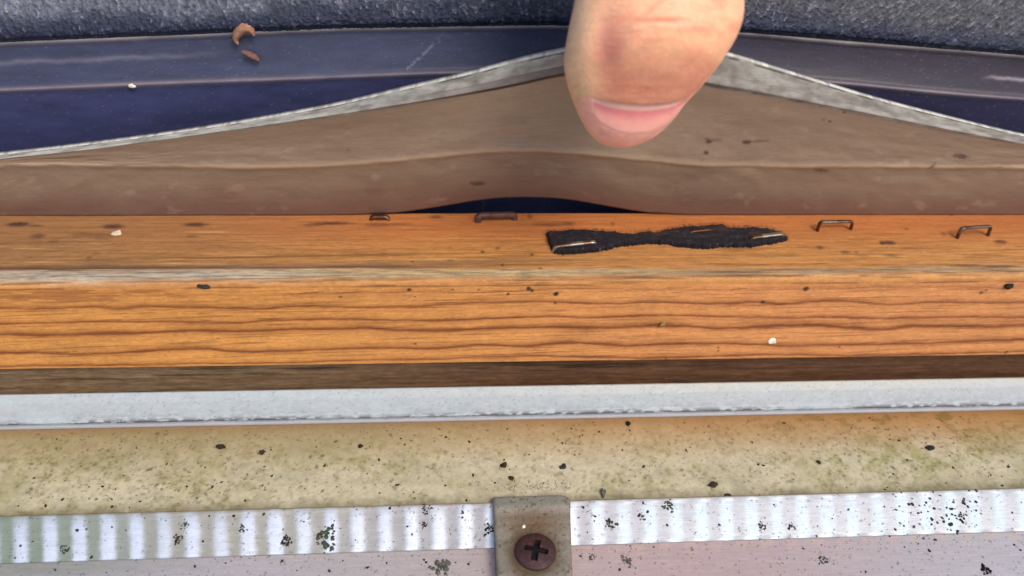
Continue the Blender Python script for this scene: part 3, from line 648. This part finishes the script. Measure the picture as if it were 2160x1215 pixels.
# ------------------------------------------------------------------ rough felt above
def build_felt():
    px = np.concatenate([np.linspace(-560, -40, 40)[:-1], np.linspace(-40, 2200, 1050), np.linspace(2200, 2700, 40)[1:]])
    fb = smooth_curve(FB, px)
    Bf = rail3(px, fb, 31.8); nx = len(px)
    rows = []; tt = []
    for a in np.arange(-1.2, 0, .2): 
        P = Bf.copy(); P[:, 1] += 1.5 * a * a * 1.2 - 0; P[:, 2] += .0 * a; rows.append(P[:, :] + np.array([0, 0, -.1 * a])); tt.append(a)
    for s in np.concatenate([np.arange(0, 11, .14), np.arange(11, 24, 1.0)]):
        P = Bf.copy(); P[:, 2] += s * .93 + .25 * math.sqrt(min(s, 1)); P[:, 1] += -.6 * math.sqrt(min(s, 1)) + s * .36; rows.append(P); tt.append(s)
    for e in (10, 60, 200, 700):
        Q = P.copy(); Q[:, 1] += e; Q[:, 2] += e * .15; rows.append(Q); tt.append(s + e)
    G = np.array(rows); t = np.array(tt)[:, None]; x = G[..., 0]
    rot = np.where(x < 20, -.1, .9)
    sl = np.clip((x - 20) / 60, -.25, 1.0)
    u = x - t * sl; n = fbm(u / .5, t / 1.0, 3, 4); n2 = fbm(x / .33, t / .33, 4, 3); n3 = fbm(x / 5, t / 3, 5)
    d = (.55 * (n - .5) + .6 * (n2 - .5) + .5 * (n3 - .5)) * sst(-1, .5, t) * (1 - sst(22, 30, t))
    G[..., 1] -= d * .9; G[..., 2] += d * .4
    c = mix(np.broadcast_to(lin(32, 42, 72), G.shape), mix(np.broadcast_to(lin(122, 126, 142), G.shape), lin(88, 88, 96), sst(0, 50, x)), .9 * sst(1, 5, t + 3 * (n3 - .5)) * (1 - .75 * np.exp(-((x + 5) / 40) ** 2))) * .76 * (.2 + 1.6 * n[..., None]) * (.65 + .7 * n2[..., None])
    c = mix(c, lin(150, 146, 142), .75 * sst(.62, .78, n) * sst(.3, .6, n2) * (.45 + .55 * sst(-1, 4, t)))
    c = mix(c, lin(58, 62, 76), sst(9, 22, t) * np.ones((1, nx)))
    back = G[::-1].copy(); back[..., 1] += 1.2; back[..., 2] -= 1.2
    o = grid('roofing_felt', np.concatenate([G, back]), M['felt'], np.concatenate([c, c[::-1]]), loop_v=True, flip=False)
    tag(o, 'rough blackish grey mineral felt along the top of the view', 'roofing felt')
build_felt()

# ------------------------------------------------------------------ staples
def wire(pts, w, th, name, mat, colr, parent=None, sub=5):
    """square-ish wire with rounded bends along 3-D points"""
    p = [np.array(q, float) for q in pts]; path = [p[0]]
    for a, b, c_ in zip(p[:-2], p[1:-1], p[2:]):
        ra = min(.7, .45 * np.linalg.norm(b - a)); rc = min(.7, .45 * np.linalg.norm(c_ - b))
        s = b + (a - b) / np.linalg.norm(a - b) * ra; e = b + (c_ - b) / np.linalg.norm(c_ - b) * rc
        for k in range(sub + 1):
            t = k / sub; path.append(s * (1 - t) ** 2 + b * 2 * t * (1 - t) + e * t * t)
    path.append(p[-1]); path = np.array(path)
    # subdivide long straights so the wire can be a little uneven
    q = [path[0]]
    for a, b in zip(path[:-1], path[1:]):
        n = max(1, int(np.linalg.norm(b - a) / .35))
        for k in range(1, n + 1): q.append(a + (b - a) * k / n)
    path = np.array(q)
    T = np.gradient(path, axis=0); T /= np.linalg.norm(T, axis=1, keepdims=True)
    side = np.array([0, 1, 0.])
    rings = []
    for i, (c0, t) in enumerate(zip(path, T)):
        n1 = side - t * (side @ t); n1 /= np.linalg.norm(n1); n2 = np.cross(t, n1)
        k = 1 + .16 * (float(vn(i * .7, 3.3, 5)) - .5)
        rings.append([c0 + k * (n1 * w * .5 * sx + n2 * th * .5 * sy) for sx, sy in ((.7, 1), (1, .7), (1, -.7), (.7, -1), (-.7, -1), (-1, -.7), (-1, .7), (-.7, 1))])
    R = np.array(rings); nr = len(R)
    q = gridquads(nr, 8, loop_u=True)
    V = R.reshape(-1, 3)
    caps = [[0, 1, 2, 3], [0, 3, 4, 7], [4, 5, 6, 7]]; caps = caps + [[(nr - 1) * 8 + i for i in f[::-1]] for f in caps]
    q = np.concatenate([q, np.array(caps)])
    c = np.asarray(colr)[None] * (.65 + .8 * vn(V[:, 0] * 1.3, V[:, 2] * 1.3 + V[:, 1], 6)[:, None])
    c = mix(c, lin(96, 58, 36), .8 * sst(.42, .66, vn(V[:, 0] * .9 + 7, V[:, 2] * 1.5, 8)))
    return raw_mesh(name, V, q, mat, c, parent)
GS = 'old staples in the top of the wooden batten'
def staple(l, r, tl, tr, label, colr=lin(118, 108, 96), w=.72, th=.45, mat='steel', deep=2.0):
    bl = onz(float(l[0]), float(l[1]), 0.); br = onz(float(r[0]), float(r[1]), 0.)
    ctl = ony(float(tl[0]), float(tl[1]), float(bl[1])); ctr = ony(float(tr[0]), float(tr[1]), float(br[1]))
    o = wire([bl - [0, 0, deep], ctl, ctr, br - [0, 0, deep]], w, th, 'staple', M[mat], colr)
    return tag(o, label, 'staple', GS)
staple((1724, 487), (1796, 484), (1730, 468), (1799, 467), 'upright grey wire staple nearest the right end of the black felt scrap')
staple((2019, 502), (2086, 497), (2028, 481), (2091, 477), 'upright grey wire staple standing at the far right of the batten')
staple((1009, 468), (1084, 463), (1009, 455), (1086, 453), 'rusty brown flat staple half under the raised middle of the rubber flap', lin(84, 58, 50), 1.0, 1.1, 'rust')
staple((779, 463), (822, 463), (784, 457), (818, 457), 'short grey broken staple where the dark gap under the flap begins at left', lin(120, 104, 84), 1.0, .7, 'steel')
def flat_staple(a, b, z, label, colr, mat='steel', leg=True, w=.85):
    A, B_ = onz(float(a[0]), float(a[1]), z), onz(float(b[0]), float(b[1]), z)
    o = wire([A - [0.1, 0, 2.2], A, B_, B_ - [-0.1, 0, 2.2]], w, .6, 'staple', M[mat], colr)
    tag(o, label, 'staple', GS)
flat_staple((1170, 520), (1256, 510), 1.2, 'shiny staple crown pressed into the left end of the black felt scrap', lin(176, 168, 152))
flat_staple((1456, 489), (1502, 484), 1.05, 'mostly buried staple near the hump of the black felt scrap', lin(96, 84, 74), 'steel', w=.7)
flat_staple((1585, 501), (1652, 493), 1.05, 'dull staple crown at the pointed right tip of the black felt scrap', lin(150, 140, 124), w=.95)

# ------------------------------------------------------------------ black felt scrap
def build_scrap():
    k = 580 / 2160
    top = [(118,152),(135,146),(250,140),(420,132),(600,150),(800,162),(880,150),(940,143),(960,160),(1080,126),(1250,102),(1400,92),(1500,88),(1530,112),(1700,116),(1850,122),(1950,148),(2014,190)]
    bot = [(118,160),(150,270),(175,318),(250,324),(400,318),(500,306),(600,290),(680,268),(750,262),(900,242),(1050,247),(1200,272),(1350,284),(1500,270),(1700,270),(1850,250),(1960,232),(2014,215)]
    u = np.linspace(118, 2014, 420)
    jt = 8 * (fbm(u / 40, u * 0, 1) - .5) + 7 * (vn(u / 9, u * 0, 31) - .5); jb = 9 * (fbm(u / 34, u * 0, 2) - .5) + 9 * (vn(u / 8, u * 0, 32) - .5)
    yt = np.interp(u, *np.array(top, float).T) + jt; yb = np.interp(u, *np.array(bot, float).T) + jb
    yb = np.maximum(yb, yt + 6)
    T = onz(1120 + u * k, 450 + yt * k + 5, 0.); B = onz(1120 + u * k, 450 + yb * k, 0.)
    nv = 56; t = np.linspace(0, 1, nv)[:, None]
    G = T[None] * (1 - t[..., None]) + B[None] * t[..., None]
    x, y = G[..., 0], G[..., 1]
    e = np.minimum(t, 1 - t) * np.linalg.norm(T - B, axis=1)[None]; e = np.minimum(e, np.minimum(x - x.min(), x.max() - x))
    h = .95 * np.clip(e / .35, 0, 1) ** .5 * (.75 + .5 * fbm(x / 4, y / 3, 3)) + .35 * (fbm(x / .9, y / .9, 4) - .5) * np.clip(e / .3, 0, 1)
    h -= .45 * np.exp(-((t - .62) / .06) ** 2) * (x > T[210, 0]) * np.clip(e, 0, 1)
    G[..., 2] = np.maximum(h, 0) + .03
    c = lin(34, 28, 32)[None, None] * (.5 + 1.0 * fbm(x / .7, y / .7, 5)[..., None])
    c = mix(c, lin(66, 46, 36), .6 * sst(.52, .7, fbm(x / 3, y / 2, 6)) * (t < .5))
    c = mix(c, lin(120, 112, 110), .7 * sst(.76, .84, fbm(x / .35, y / .35, 7)))
    und = G[::-1].copy(); und[..., 2] = -.05
    o = grid('felt_scrap', np.concatenate([G, und]), M['scrap'], np.concatenate([c, c[::-1]]), loop_v=True, flip=False)
    tag(o, 'torn strip of black felt stapled to the top of the wooden batten', 'felt scrap')
    # fuzz of loose fibres along its outline
    V = []; F = []
    for i in range(2600):
        j = rng.integers(0, 420); side = rng.random() < .5
        p = (T if side else B)[j].copy(); p[2] = rng.uniform(.1, 1.1)
        d = np.array([rng.normal(0, .45), (1 if side else -1) * rng.uniform(.05, .75) * rng.random(), rng.uniform(-.2, .45)])
        s = np.array([.03, 0, .025]); n = len(V)
        V += [p - s, p + s, p + d]; F.append((n, n + 1, n + 2))
    f = raw_mesh('felt_fuzz', V, F, M['scrap'], np.broadcast_to(lin(30, 26, 30), (len(V), 3)), o); tag(f, kind='stuff')
build_scrap()

# ------------------------------------------------------------------ crumbs, flecks, lichen
def blob_geo(c, r, seed, n=(7, 10), rough=.35, rot=0.):
    th = np.linspace(0, math.pi, n[0]); ph = np.linspace(0, 2 * math.pi, n[1], endpoint=False)
    A, Bp = np.meshgrid(th, ph, indexing='ij')
    d = np.stack([np.sin(A) * np.cos(Bp), np.sin(A) * np.sin(Bp), np.cos(A)], -1)
    k = 1 + rough * 2 * (vn(d[..., 0] * 1.7 + seed * 3.1, d[..., 1] * 1.7 + d[..., 2] * 1.3 + seed, seed) - .5)
    k[0] = k[0].mean(); k[-1] = k[-1].mean()
    v = d * k[..., None] * np.array(r)
    cr, sr = math.cos(rot), math.sin(rot)
    v = np.stack([v[..., 0] * cr - v[..., 1] * sr, v[..., 0] * sr + v[..., 1] * cr, v[..., 2]], -1) + np.array(c)
    return v.reshape(-1, 3), gridquads(n[0], n[1], loop_u=True)[:, ::-1]
def crumb(name, c, r, seed, colr, label, cat, group=None, rot=0., mat='crumb', n=(9, 14)):
    v, q = blob_geo(c, r, seed, n, .4, rot)
    cc = np.asarray(colr)[None] * (.6 + .8 * vn(v[:, 0] * 3, v[:, 1] * 3 + v[:, 2] * 2, seed + 2)[:, None])
    return tag(raw_mesh(name, v, q, M[mat], cc), label, cat, group)
GC = 'dirt crumbs on the cream sheet'
S12 = 1 / 12.0
def sheet_pt(px, py, dz=.0): return onz(float(px), float(py), ZS) + [0, 0, dz]
for i, (px, py, rx, ry, rot, c, lab) in enumerate([
    (465, 943, 11, 5.5, -.5, lin(54, 42, 34), 'slim seed shaped dark crumb left on the cream sheet under the white rail'),
    (553, 955, 6, 5, .2, lin(66, 52, 40), 'small brown crumb just right of the seed shaped crumb on the cream sheet'),
    (1063, 983, 8, 6.5, -.7, lin(60, 44, 26), 'larger oval brown crumb above the metal clip on the cream sheet'),
    (1079, 1010, 7, 4, -.4, lin(62, 48, 32), 'flat oval crumb closest to the clip on the cream sheet'),
    (1188, 985, 9, 5, .3, lin(52, 48, 46), 'ragged grey black flake up and right of the clip on the cream sheet'),
    (1325, 894, 6.5, 5, 0, lin(26, 22, 20), 'black crumb tucked under the lip of the white rail'),
    (1504, 1024, 9, 6, .1, lin(58, 48, 38), 'blunt brown crumb with a tail, low on the cream sheet right of the clip'),
    (1962, 946, 10.5, 5.5, 0, lin(42, 40, 38), 'block shaped dark crumb on the orange right part of the cream sheet'),
    (1727, 976, 4.5, 5, 0, lin(58, 50, 34), 'tiny olive crumb in the middle of the right half of the cream sheet'),
    (761, 942, 5, 4, .5, lin(40, 34, 24), 'small black crumb under the rail, between the left crumbs and the clip'),
    (1535, 1047, 8, 4, 0, lin(54, 54, 48), 'flat grey crumb on the seam between cream sheet and strip, right of the clip'),
    (1273, 1041, 5, 10, -.2, lin(96, 96, 82), 'upright grey fleck on the cream sheet off the right corner of the clip'),
]):
    P = sheet_pt(px, py); crumb('dirt_crumb', P + [0, 0, .18 * ry * S12 + .1], (rx * S12, ry * S12 * 1.25, ry * S12 * .7), 11 + i, c, lab, 'dirt crumb', GC, rot)
P = ony(430., 604., 0.); crumb('wood_chip', P + [0, -.15, 0], (1.05, .35, .5), 31, lin(56, 50, 50), 'dark chip stuck on the left of the front face of the batten', 'chip')
P = ony(1397., 683., 0.); crumb('wood_chip', P + [0, -.2, 0], (.55, .35, .5), 32, lin(128, 104, 62), 'olive crumb on a grain line of the batten, centre right', 'chip')
P = ony(1629., 720., 0.); crumb('paint_fleck', P + [0, -.1, 0], (.85, .2, .75), 33, lin(236, 226, 208), 'round white fleck on the lower right of the wooden batten', 'fleck', mat='paint')
P = ony(2128., 602., 0.); crumb('dirt_crumb', P + [0, -.25, 0], (.75, .4, .6), 34, lin(44, 34, 32), 'dark spiky crumb on the far right of the batten edge', 'dirt crumb')
P = onz(246., 492., 0.); crumb('paint_fleck', P + [0, 0, .08], (1.0, .8, .2), 35, lin(220, 196, 168), 'pale flake on the far left of the top of the batten', 'fleck', mat='paint')
d = ray(277., 182.); P = CAM + d * ((29.6 - CAM[1]) / d[1]); crumb('paint_fleck', P, (.7, .25, .38), 36, lin(226, 214, 198), 'white flake sitting on the middle rib of the dark plastic profile', 'fleck', mat='paint', rot=.2)
P = sheet_pt(1105, 1108); crumb('paint_fleck', [onz(1105., 1108., ZC)[0], onz(1105., 1108., ZC)[1], ZC - .35], (.3, .3, .2), 37, lin(232, 226, 206), 'tiny white fleck above left of the rusty screw', 'fleck', mat='paint')

GL = 'lichen tufts on the aluminium strip'
def on_strip(px, py):
    P = onz(float(px), float(py), ZF)
    for _ in range(5): P = onz(float(px), float(py), strip_z(P[0], P[1]))
    return P
def lichen(px, py, r, seed, c, lab, dense=.8, rag=1.0):
    P = on_strip(px, py); V = []; F = []; n = 0; rr = np.random.default_rng(seed)
    R_ = r * S12
    for k in range(int(34 * dense)):
        a = rr.uniform(0, 2 * math.pi); q = R_ * math.sqrt(rr.random()) * (1 + .3 * math.sin(a * 3 + seed))
        x, y = P[0] + q * math.cos(a) * rag, P[1] + 1.15 * q * math.sin(a)
        s = R_ * rr.uniform(.10, .26)
        v, f = blob_geo((x, y, strip_z(x, y) + s * .3), (s * rr.uniform(.8, 1.5), s, s * .6), seed + k, (5, 7), .5, rr.uniform(0, 3))
        V.append(v); F.append(f + n); n += len(v)
    V = np.concatenate(V); cc = np.asarray(c)[None] * (.5 + 1.0 * vn(V[:, 0] * 2.5, V[:, 1] * 2.5, seed)[:, None])
    tag(raw_mesh('lichen_tuft', V, np.concatenate(F), M['lichen'], cc), lab, 'lichen', GL)
for a in [
    (605, 1142, 10, 41, lin(46, 52, 46), 'compact dark lichen tuft left of the lacy tuft, among the flutes', 1.2),
    (688, 1136, 19, 42, lin(64, 74, 60), 'wide lacy green lichen tuft on the flutes left of the clip', 1.0),
    (932, 1199, 18, 43, lin(92, 92, 84), 'pale lacy lichen tuft at the bottom edge, just left of the clip', .9),
    (893, 1108, 7, 44, lin(48, 46, 42), 'small dark lichen tuft on the flutes between the wide tuft and the clip', .7),
    (900, 1074, 9, 45, lin(62, 62, 54), 'ragged lichen tuft on the top edge of the strip, left of the clip', .6),
    (1030, 1116, 10, 46, lin(30, 28, 28), 'black ragged tuft pressed against the left side of the clip', .8),
    (1288, 1102, 12, 47, lin(74, 76, 66), 'open grey lichen tuft on the flutes just right of the clip', .6),
    (1353, 1090, 8, 48, lin(52, 52, 50), 'small black lichen tuft, second one right of the clip on the flutes', .7),
    (1410, 1066, 12, 49, lin(78, 84, 68), 'lacy lichen tuft on the top edge of the strip right of the clip', .7),
    (1322, 1182, 12, 50, lin(92, 88, 80), 'pale broken lichen tuft below the fold line right of the clip', .7),
    (1249, 1176, 8, 51, lin(96, 90, 84), 'thin grey lichen tuft below the fold, nearest the right side of the clip', .5),
    (1608, 1113, 9, 52, lin(70, 66, 58), 'forked brown grey tuft on the flutes in the middle of the right half', .7),
    (1738, 1181, 8, 53, lin(74, 86, 64), 'small green lichen tuft below the fold in the right half', .8),
    (2080, 1203, 10, 54, lin(28, 26, 28), 'black lump at the bottom right corner on the aluminium strip', 1.3),
    (2028, 1093, 9, 55, lin(36, 38, 38), 'black leafy tuft on the bright right end of the flutes', 1.0),
    (138, 1159, 9, 56, lin(52, 60, 50), 'dark green ragged tuft on the leftmost flutes', .6),
    (375, 1138, 8, 57, lin(60, 46, 36), 'round brown tuft between flutes on the left', 1.0),
    (512, 1116, 8, 58, lin(60, 56, 46), 'brown olive tuft left of the compact dark tuft on the flutes', .8),
    (390, 1108, 8, 59, lin(66, 64, 48), 'hollow olive tuft on the upper flutes at left', .6),
    (1669, 1111, 6.5, 60, lin(48, 48, 46), 'round dark tuft right of the forked tuft on the flutes', 1.0),
]: lichen(*a[:6], dense=a[6])

def specks():
    V = []; F = []; C = []; n = 0
    def add(x, y, z, r, c):
        nonlocal n
        v, f = blob_geo((x, y, z), (r * rng.uniform(.8, 1.9), r, r * .6), int(rng.integers(1, 99999)), (4, 5), .5, rng.uniform(0, 3))
        V.append(v); F.append(f + n); C.append(np.broadcast_to(c * rng.uniform(.6, 1.5), v.shape)); n += len(v)
    for k in range(420):
        x = rng.uniform(-84, 96); y = rng.uniform(YS1 + .2, YB - .3); r = .08 + .2 * rng.random() ** 5
        add(x, y, ZS + .03, r, lin(58, 48, 34))
    for k in range(420):
        x = rng.uniform(-84, 96); y = rng.uniform(YS2 - 7, YS1 - .1); r = .07 + .22 * rng.random() ** 6
        add(x, y, strip_z(x, y) + .02, r, lin(52, 50, 46))
    xa = on_strip(1960, 1072)
    for k in range(70):
        x = xa[0] + rng.normal(0, 5); y = min(xa[1] + rng.normal(0, 2.5), YS1 - .2); add(x, y, strip_z(x, y) + .02, rng.uniform(.1, .3), lin(56, 54, 52))
    for k in range(130):                        # grit gathered behind the clip
        P = onz(rng.uniform(1050, 1205), 1036 - abs(rng.normal(0, 8)), ZS); add(P[0], P[1] + rng.uniform(0, .8), ZS + .04, rng.uniform(.07, .17), lin(176, 170, 148))
    o = raw_mesh('grit', np.concatenate(V), np.concatenate(F), M['crumb'], np.concatenate(C))
    tag(o, 'fine dark grit scattered over the cream sheet and the aluminium strip', 'grit', kind='stuff')
specks()

# ------------------------------------------------------------------ dry bud scale on the plastic profile
def build_husk():
    t = empty('dry_husk')
    def piece(name, pts, wid, y0, colr, curl):
        p = np.array(pts, float); s = np.linspace(0, 1, 40)
        cx = smooth_curve(np.stack([np.linspace(0, 1, len(p)), p[:, 0]], 1), s); cy = smooth_curve(np.stack([np.linspace(0, 1, len(p)), p[:, 1]], 1), s)
        w = np.interp(s, np.linspace(0, 1, len(wid)), wid) / 10.6
        c0 = rail3(cx, cy, y0); T = np.gradient(c0, axis=0); T /= np.linalg.norm(T, axis=1, keepdims=True)
        nrm = np.array([0, -1, .1]); sd_ = np.cross(T, nrm); sd_ /= np.linalg.norm(sd_, axis=1, keepdims=True)
        v = np.linspace(-1, 1, 14)[:, None, None]
        G = c0[None] + sd_[None] * v * w[None, :, None] + nrm * (curl * (1 - v * v) + .15 * (fbm(s * 9, s * 0, 3) - .5)[None, :, None])
        b = G[::-1] - nrm * .15
        full = np.concatenate([G, b]); c = colr[None, None] * (.6 + .8 * fbm(s[None] * 14, np.linspace(0, 4, 28)[:, None], 5)[..., None])
        grid(name, full, M['husk'], c, t, loop_v=True)
    piece('husk_scale', [(537, 74), (528, 63), (514, 60), (502, 70), (497, 83), (503, 92)], (2, 8, 11, 9, 6, 2), 31.6, lin(158, 112, 90), .7)
    piece('husk_scale', [(510, 107), (524, 115), (538, 122), (549, 127)], (2, 7, 8, 1), 30.8, lin(116, 80, 74), .6)
    tag(t, 'curled reddish brown dry husk stuck on the dark plastic profile left of the thumb', 'dry husk')
build_husk()

# ------------------------------------------------------------------ thumb (with the hand it belongs to, above the frame)
def build_person():
    rowsL = [(-430,1235),(-300,1228),(-150,1224),(0,1213),(40,1204),(80,1196),(110,1191),(135,1190),(165,1194),(190,1201),(215,1210),(235,1218),(255,1228),(275,1240),(290,1254),(300,1268),(307,1285),(311,1308),(312,1318)]
    rowsR = [(-430,1640),(-300,1612),(-150,1585),(0,1566),(40,1564),(70,1556),(95,1544),(120,1528),(145,1511),(165,1494),(185,1478),(205,1459),(225,1441),(245,1427),(265,1409),(280,1393),(292,1376),(302,1354),(309,1331),(311,1323),(312,1318)]
    rows = np.concatenate([np.linspace(-430, -20, 50)[:-1], np.linspace(-20, 195, 110)[:-1], np.linspace(195, 270, 190)[:-1], 312 - 42 * (1 - np.sin(np.linspace(0, math.pi / 2, 46))) ])
    lf = smooth_curve(rowsL, rows); rt = smooth_curve(rowsR, rows)
    lf[-1] = rt[-1] = 1318
    cx, hw = (lf + rt) / 2, np.maximum((rt - lf) / 2, .2)
    dep = np.interp(rows, [-430, 0, 200, 312], [117, 120, 127, 132])
    dep = dep - 2.2 * np.exp(-((rows - 130) / 90) ** 2)
    wmm = hw * dep / FPX
    dz_f = 8.6 * (np.clip(wmm / 12, 0, 1.05)) ** .65; dz_b = 8.0 * np.clip(wmm / 12, 0, 1.05) ** .8
    ph = np.linspace(0, 2 * math.pi, 260, endpoint=False)
    cs, sn = np.cos(ph), np.sin(ph)
    fx = np.sign(cs) * np.abs(cs) ** .92; fz = np.sign(sn) * np.abs(sn) ** .92       # sin>0 faces the camera
    PX = cx[:, None] + hw[:, None] * fx[None]; PY = np.repeat(rows[:, None], len(ph), 1)
    DD = np.where(fz[None] > 0, dz_f[:, None], dz_b[:, None]) * fz[None]
    front = sst(.0, .35, fz)[None]
    # --- modelling of the tip: skin lip over the nail, nail bed, rim of skin below
    lipx = [(1195,205),(1225,214),(1245,222),(1265,229),(1290,235),(1320,239),(1350,240),(1380,237),(1410,229),(1435,218),(1455,204),(1500,170)]
    lip = smooth_curve(lipx, np.clip(PX, 1195, 1500))
    botx = [(1225,224),(1236,238),(1246,254),(1262,272),(1283,285),(1310,293),(1340,293),(1365,288),(1390,277),(1412,261),(1432,236),(1452,207),(1470,190)]
    bt = smooth_curve(botx, np.clip(PX, 1225, 1470))
    inx = sst(1234, 1262, PX) * (1 - sst(1432, 1456, PX))
    below = sst(-2.5, 2.5, PY - lip)
    v = np.clip((PY - lip) / np.maximum(bt - lip, 3), 0, 1.4)
    nailm = below * (1 - sst(.92, 1.05, v)) * inx
    rec = -.8 * below * (1 - sst(0, 1.15, v)) * inx
    lipb = .15 * np.exp(-((PY - lip + 9) / 8) ** 2) * sst(1215, 1250, PX) * (1 - sst(1440, 1480, PX))
    rimb = .15 * np.exp(-((v - 1.1) / .22) ** 2) * inx * below
    bl = lambda x0, y0, rx, ry, a, rot=0.: a * np.exp(-(((PX - x0) * math.cos(rot) + (PY - y0) * math.sin(rot)) / rx) ** 2 - ((-(PX - x0) * math.sin(rot) + (PY - y0) * math.cos(rot)) / ry) ** 2)
    rel = rec + lipb + rimb
    # knuckle folds, the flat left side and the hollow beside it
    rel += bl(1272, 140, 32, 75, -.6, .06) + bl(1228, 120, 26, 90, .35) + bl(1400, 100, 90, 60, .5)
    rel += bl(1375, 86, 50, 4.5, -.13) + bl(1372, 97, 56, 8, .09) + bl(1350, 62, 34, 6, -.10, -.65) + bl(1385, 20, 100, 6, -.15) + bl(1390, 128, 60, 6, -.06) + bl(1420, 155, 60, 9, -.10) + bl(1350, 193, 70, 10, -.10)
    rel += .22 * (fbm(PX / 60, PY / 22, 5) - .5) + .09 * (fbm(PX / 34, PY / 7, 25) - .5) * (1 - nailm) + .07 * (fbm(PX / 7, PY / 5, 26) - .5) * (1 - nailm)
    rel += bl(1245, 228, 9, 7, .35)
    DD = DD + rel * front
    d = ray(PX, PY); P = CAM + d * dep[:, None, None] + RC[:, 2] * DD[..., None]
    # --- skin colour (pigment and blood), plus bounced light painted onto the tip
    c = np.broadcast_to(lin(250, 188, 148), P.shape).copy()
    c = mix(c, lin(240, 198, 156), .8 * (1 - sst(1222, 1262, PX)) * front)
    c = mix(c, lin(186, 106, 102), np.clip(bl(1275, 130, 30, 60, .75), 0, 1) * front)
    c = mix(c, lin(204, 126, 104), .7 * sst(120, 205, PY) * (PY < lip + 4) * sst(1240, 1290, PX) * front)
    c = mix(c, lin(214, 118, 96), np.clip(bl(1360, 84, 62, 6, .5) + bl(1352, 62, 36, 6, .4, -.65), 0, 1) * front)
    c = mix(c, lin(255, 178, 164), .9 * below * front * sst(1200, 1240, PX))  # bright rim below the nail: bounced light painted in
    c = mix(c, lin(222, 128, 108), .35 * sst(.45, .75, fbm(PX / 45, PY / 24, 16)) * front)
    c = c * (1 + .12 * (fbm(PX / 26, PY / 16, 6)[..., None] - .5) + .06 * (fbm(PX / 8, PY / 5, 17)[..., None] - .5))
    nv, nu = P.shape[:2]
    V = P.reshape(-1, 3); Q = gridquads(nv, nu, loop_u=True)
    # ---- the rest of the hand: skinned skeleton, joined with the thumb into one mesh
    base = P[:14].mean(axis=(0, 1)); ax_ = P[0].mean(0) - P[40].mean(0); ax_ /= np.linalg.norm(ax_)
    rx_ = np.array([1., 0, 0]); wrist_d = ax_ * .75 + np.array([-.35, .35, .6]); wrist_d /= np.linalg.norm(wrist_d)
    nodes = []; edges = []
    def nd(p, r, par=None):
        nodes.append((np.array(p, float), r)); 
        if par is not None: edges.append((par, len(nodes) - 1))
        return len(nodes) - 1
    pc = base + ax_ * 34 + np.array([-27, 10, 12])
    w0 = nd(pc, 17)
    th_ = nd(base + ax_ * 16, 14, w0); nd(base - ax_ * 4, 13, th_)
    wr = nd(pc + wrist_d * 48, 17, w0); fa = nd(pc + wrist_d * 120, 23, wr); nd(pc + wrist_d * 210, 28, fa)
    for k in range(4):
        m = nd(pc + np.array([-16 - 13 * k, 16, -6 - 3 * k]) + ax_ * 2, 10.5 - .7 * k, w0)
        a1 = nd(nodes[m][0] + np.array([-3, 30 - 3 * k, -2]), 9 - .7 * k, m)
        a2 = nd(nodes[a1][0] + np.array([1, 10, 20 - 2 * k]), 8 - .6 * k, a1)
        nd(nodes[a2][0] + np.array([-1, -9, 13 - k]), 6.8 - .6 * k, a2)
    bmh = bpy.data.meshes.new('hand_tmp'); bmh.from_pydata([tuple(p * MM) for p, r in nodes], edges, [])
    ho = bpy.data.objects.new('hand_tmp', bmh); COL.objects.link(ho)
    sk = ho.modifiers.new('s', 'SKIN'); sb = ho.modifiers.new('d', 'SUBSURF'); sb.levels = 2
    for i, (p, r) in enumerate(nodes):
        bmh.skin_vertices[0].data[i].radius = (r * MM, r * MM); bmh.skin_vertices[0].data[i].use_root = (i == 0)
    dg = bpy.context.evaluated_depsgraph_get(); dg.update()
    ev = ho.evaluated_get(dg).to_mesh()
    hv = np.array([x.co[:] for x in ev.vertices]) / MM; hq = [list(p.vertices) for p in ev.polygons]
    hq = [q if len(q) == 4 else (q + [q[-1]])[:4] for q in hq]
    hq = np.array([q for q in hq if len(set(q)) == 4])
    bpy.data.objects.remove(ho)
    allv = np.concatenate([V, hv]); allq = np.concatenate([Q, hq + len(V)])
    allc = np.concatenate([c.reshape(-1, 3), np.broadcast_to(lin(218, 160, 126), hv.shape)])
    o = raw_mesh('person', allv, allq, M['skin'], allc)
    tag(o, 'thumb reaching in from above and lifting the rubber flap', 'person')
    # ---- nail: a patch just above the nail bed, curved with it
    nm = nailm > .2
    fr = (fz > .05)
    off = RC[:, 2] * .12
    idx = -np.ones(nv * nu, int); sel = (nm & fr[None]).ravel(); ids = np.where(sel)[0]; idx[ids] = np.arange(len(ids))
    qn = Q[sel[Q].all(1)]; k_ = (nailm.ravel()[ids] - .2)[:, None] / .8
    NV = np.concatenate([V[ids] + off * (k_ * 1.7 - .5), V[ids] - off * 2]); qq = idx[qn]
    vv = v.ravel()[ids]
    # walls round the open border
    from collections import Counter
    E_ = Counter(); ori = {}
    for q in qq:
        for a, b in zip(q, np.roll(q, -1)): E_[(min(a, b), max(a, b))] += 1; ori[(min(a, b), max(a, b))] = (a, b)
    wall = [(b, a, a + len(ids), b + len(ids)) for (k, n_) in E_.items() if n_ == 1 for a, b in [ori[k]]]
    qq = np.concatenate([qq, np.array(wall)])
    nc = mix(np.broadcast_to(lin(220, 130, 130), (len(ids), 3)), lin(255, 178, 164), sst(.2, .75, vv))
    nc = mix(nc, lin(238, 190, 176), .85 * (1 - sst(.10, .24, vv + .03 * (vn(PX.ravel()[ids] / 30, vv, 3) - .5))))
    used = np.unique(qq)
    raw_mesh('fingernail', NV, qq, M['nail'], np.concatenate([nc, nc]), o)
build_person()
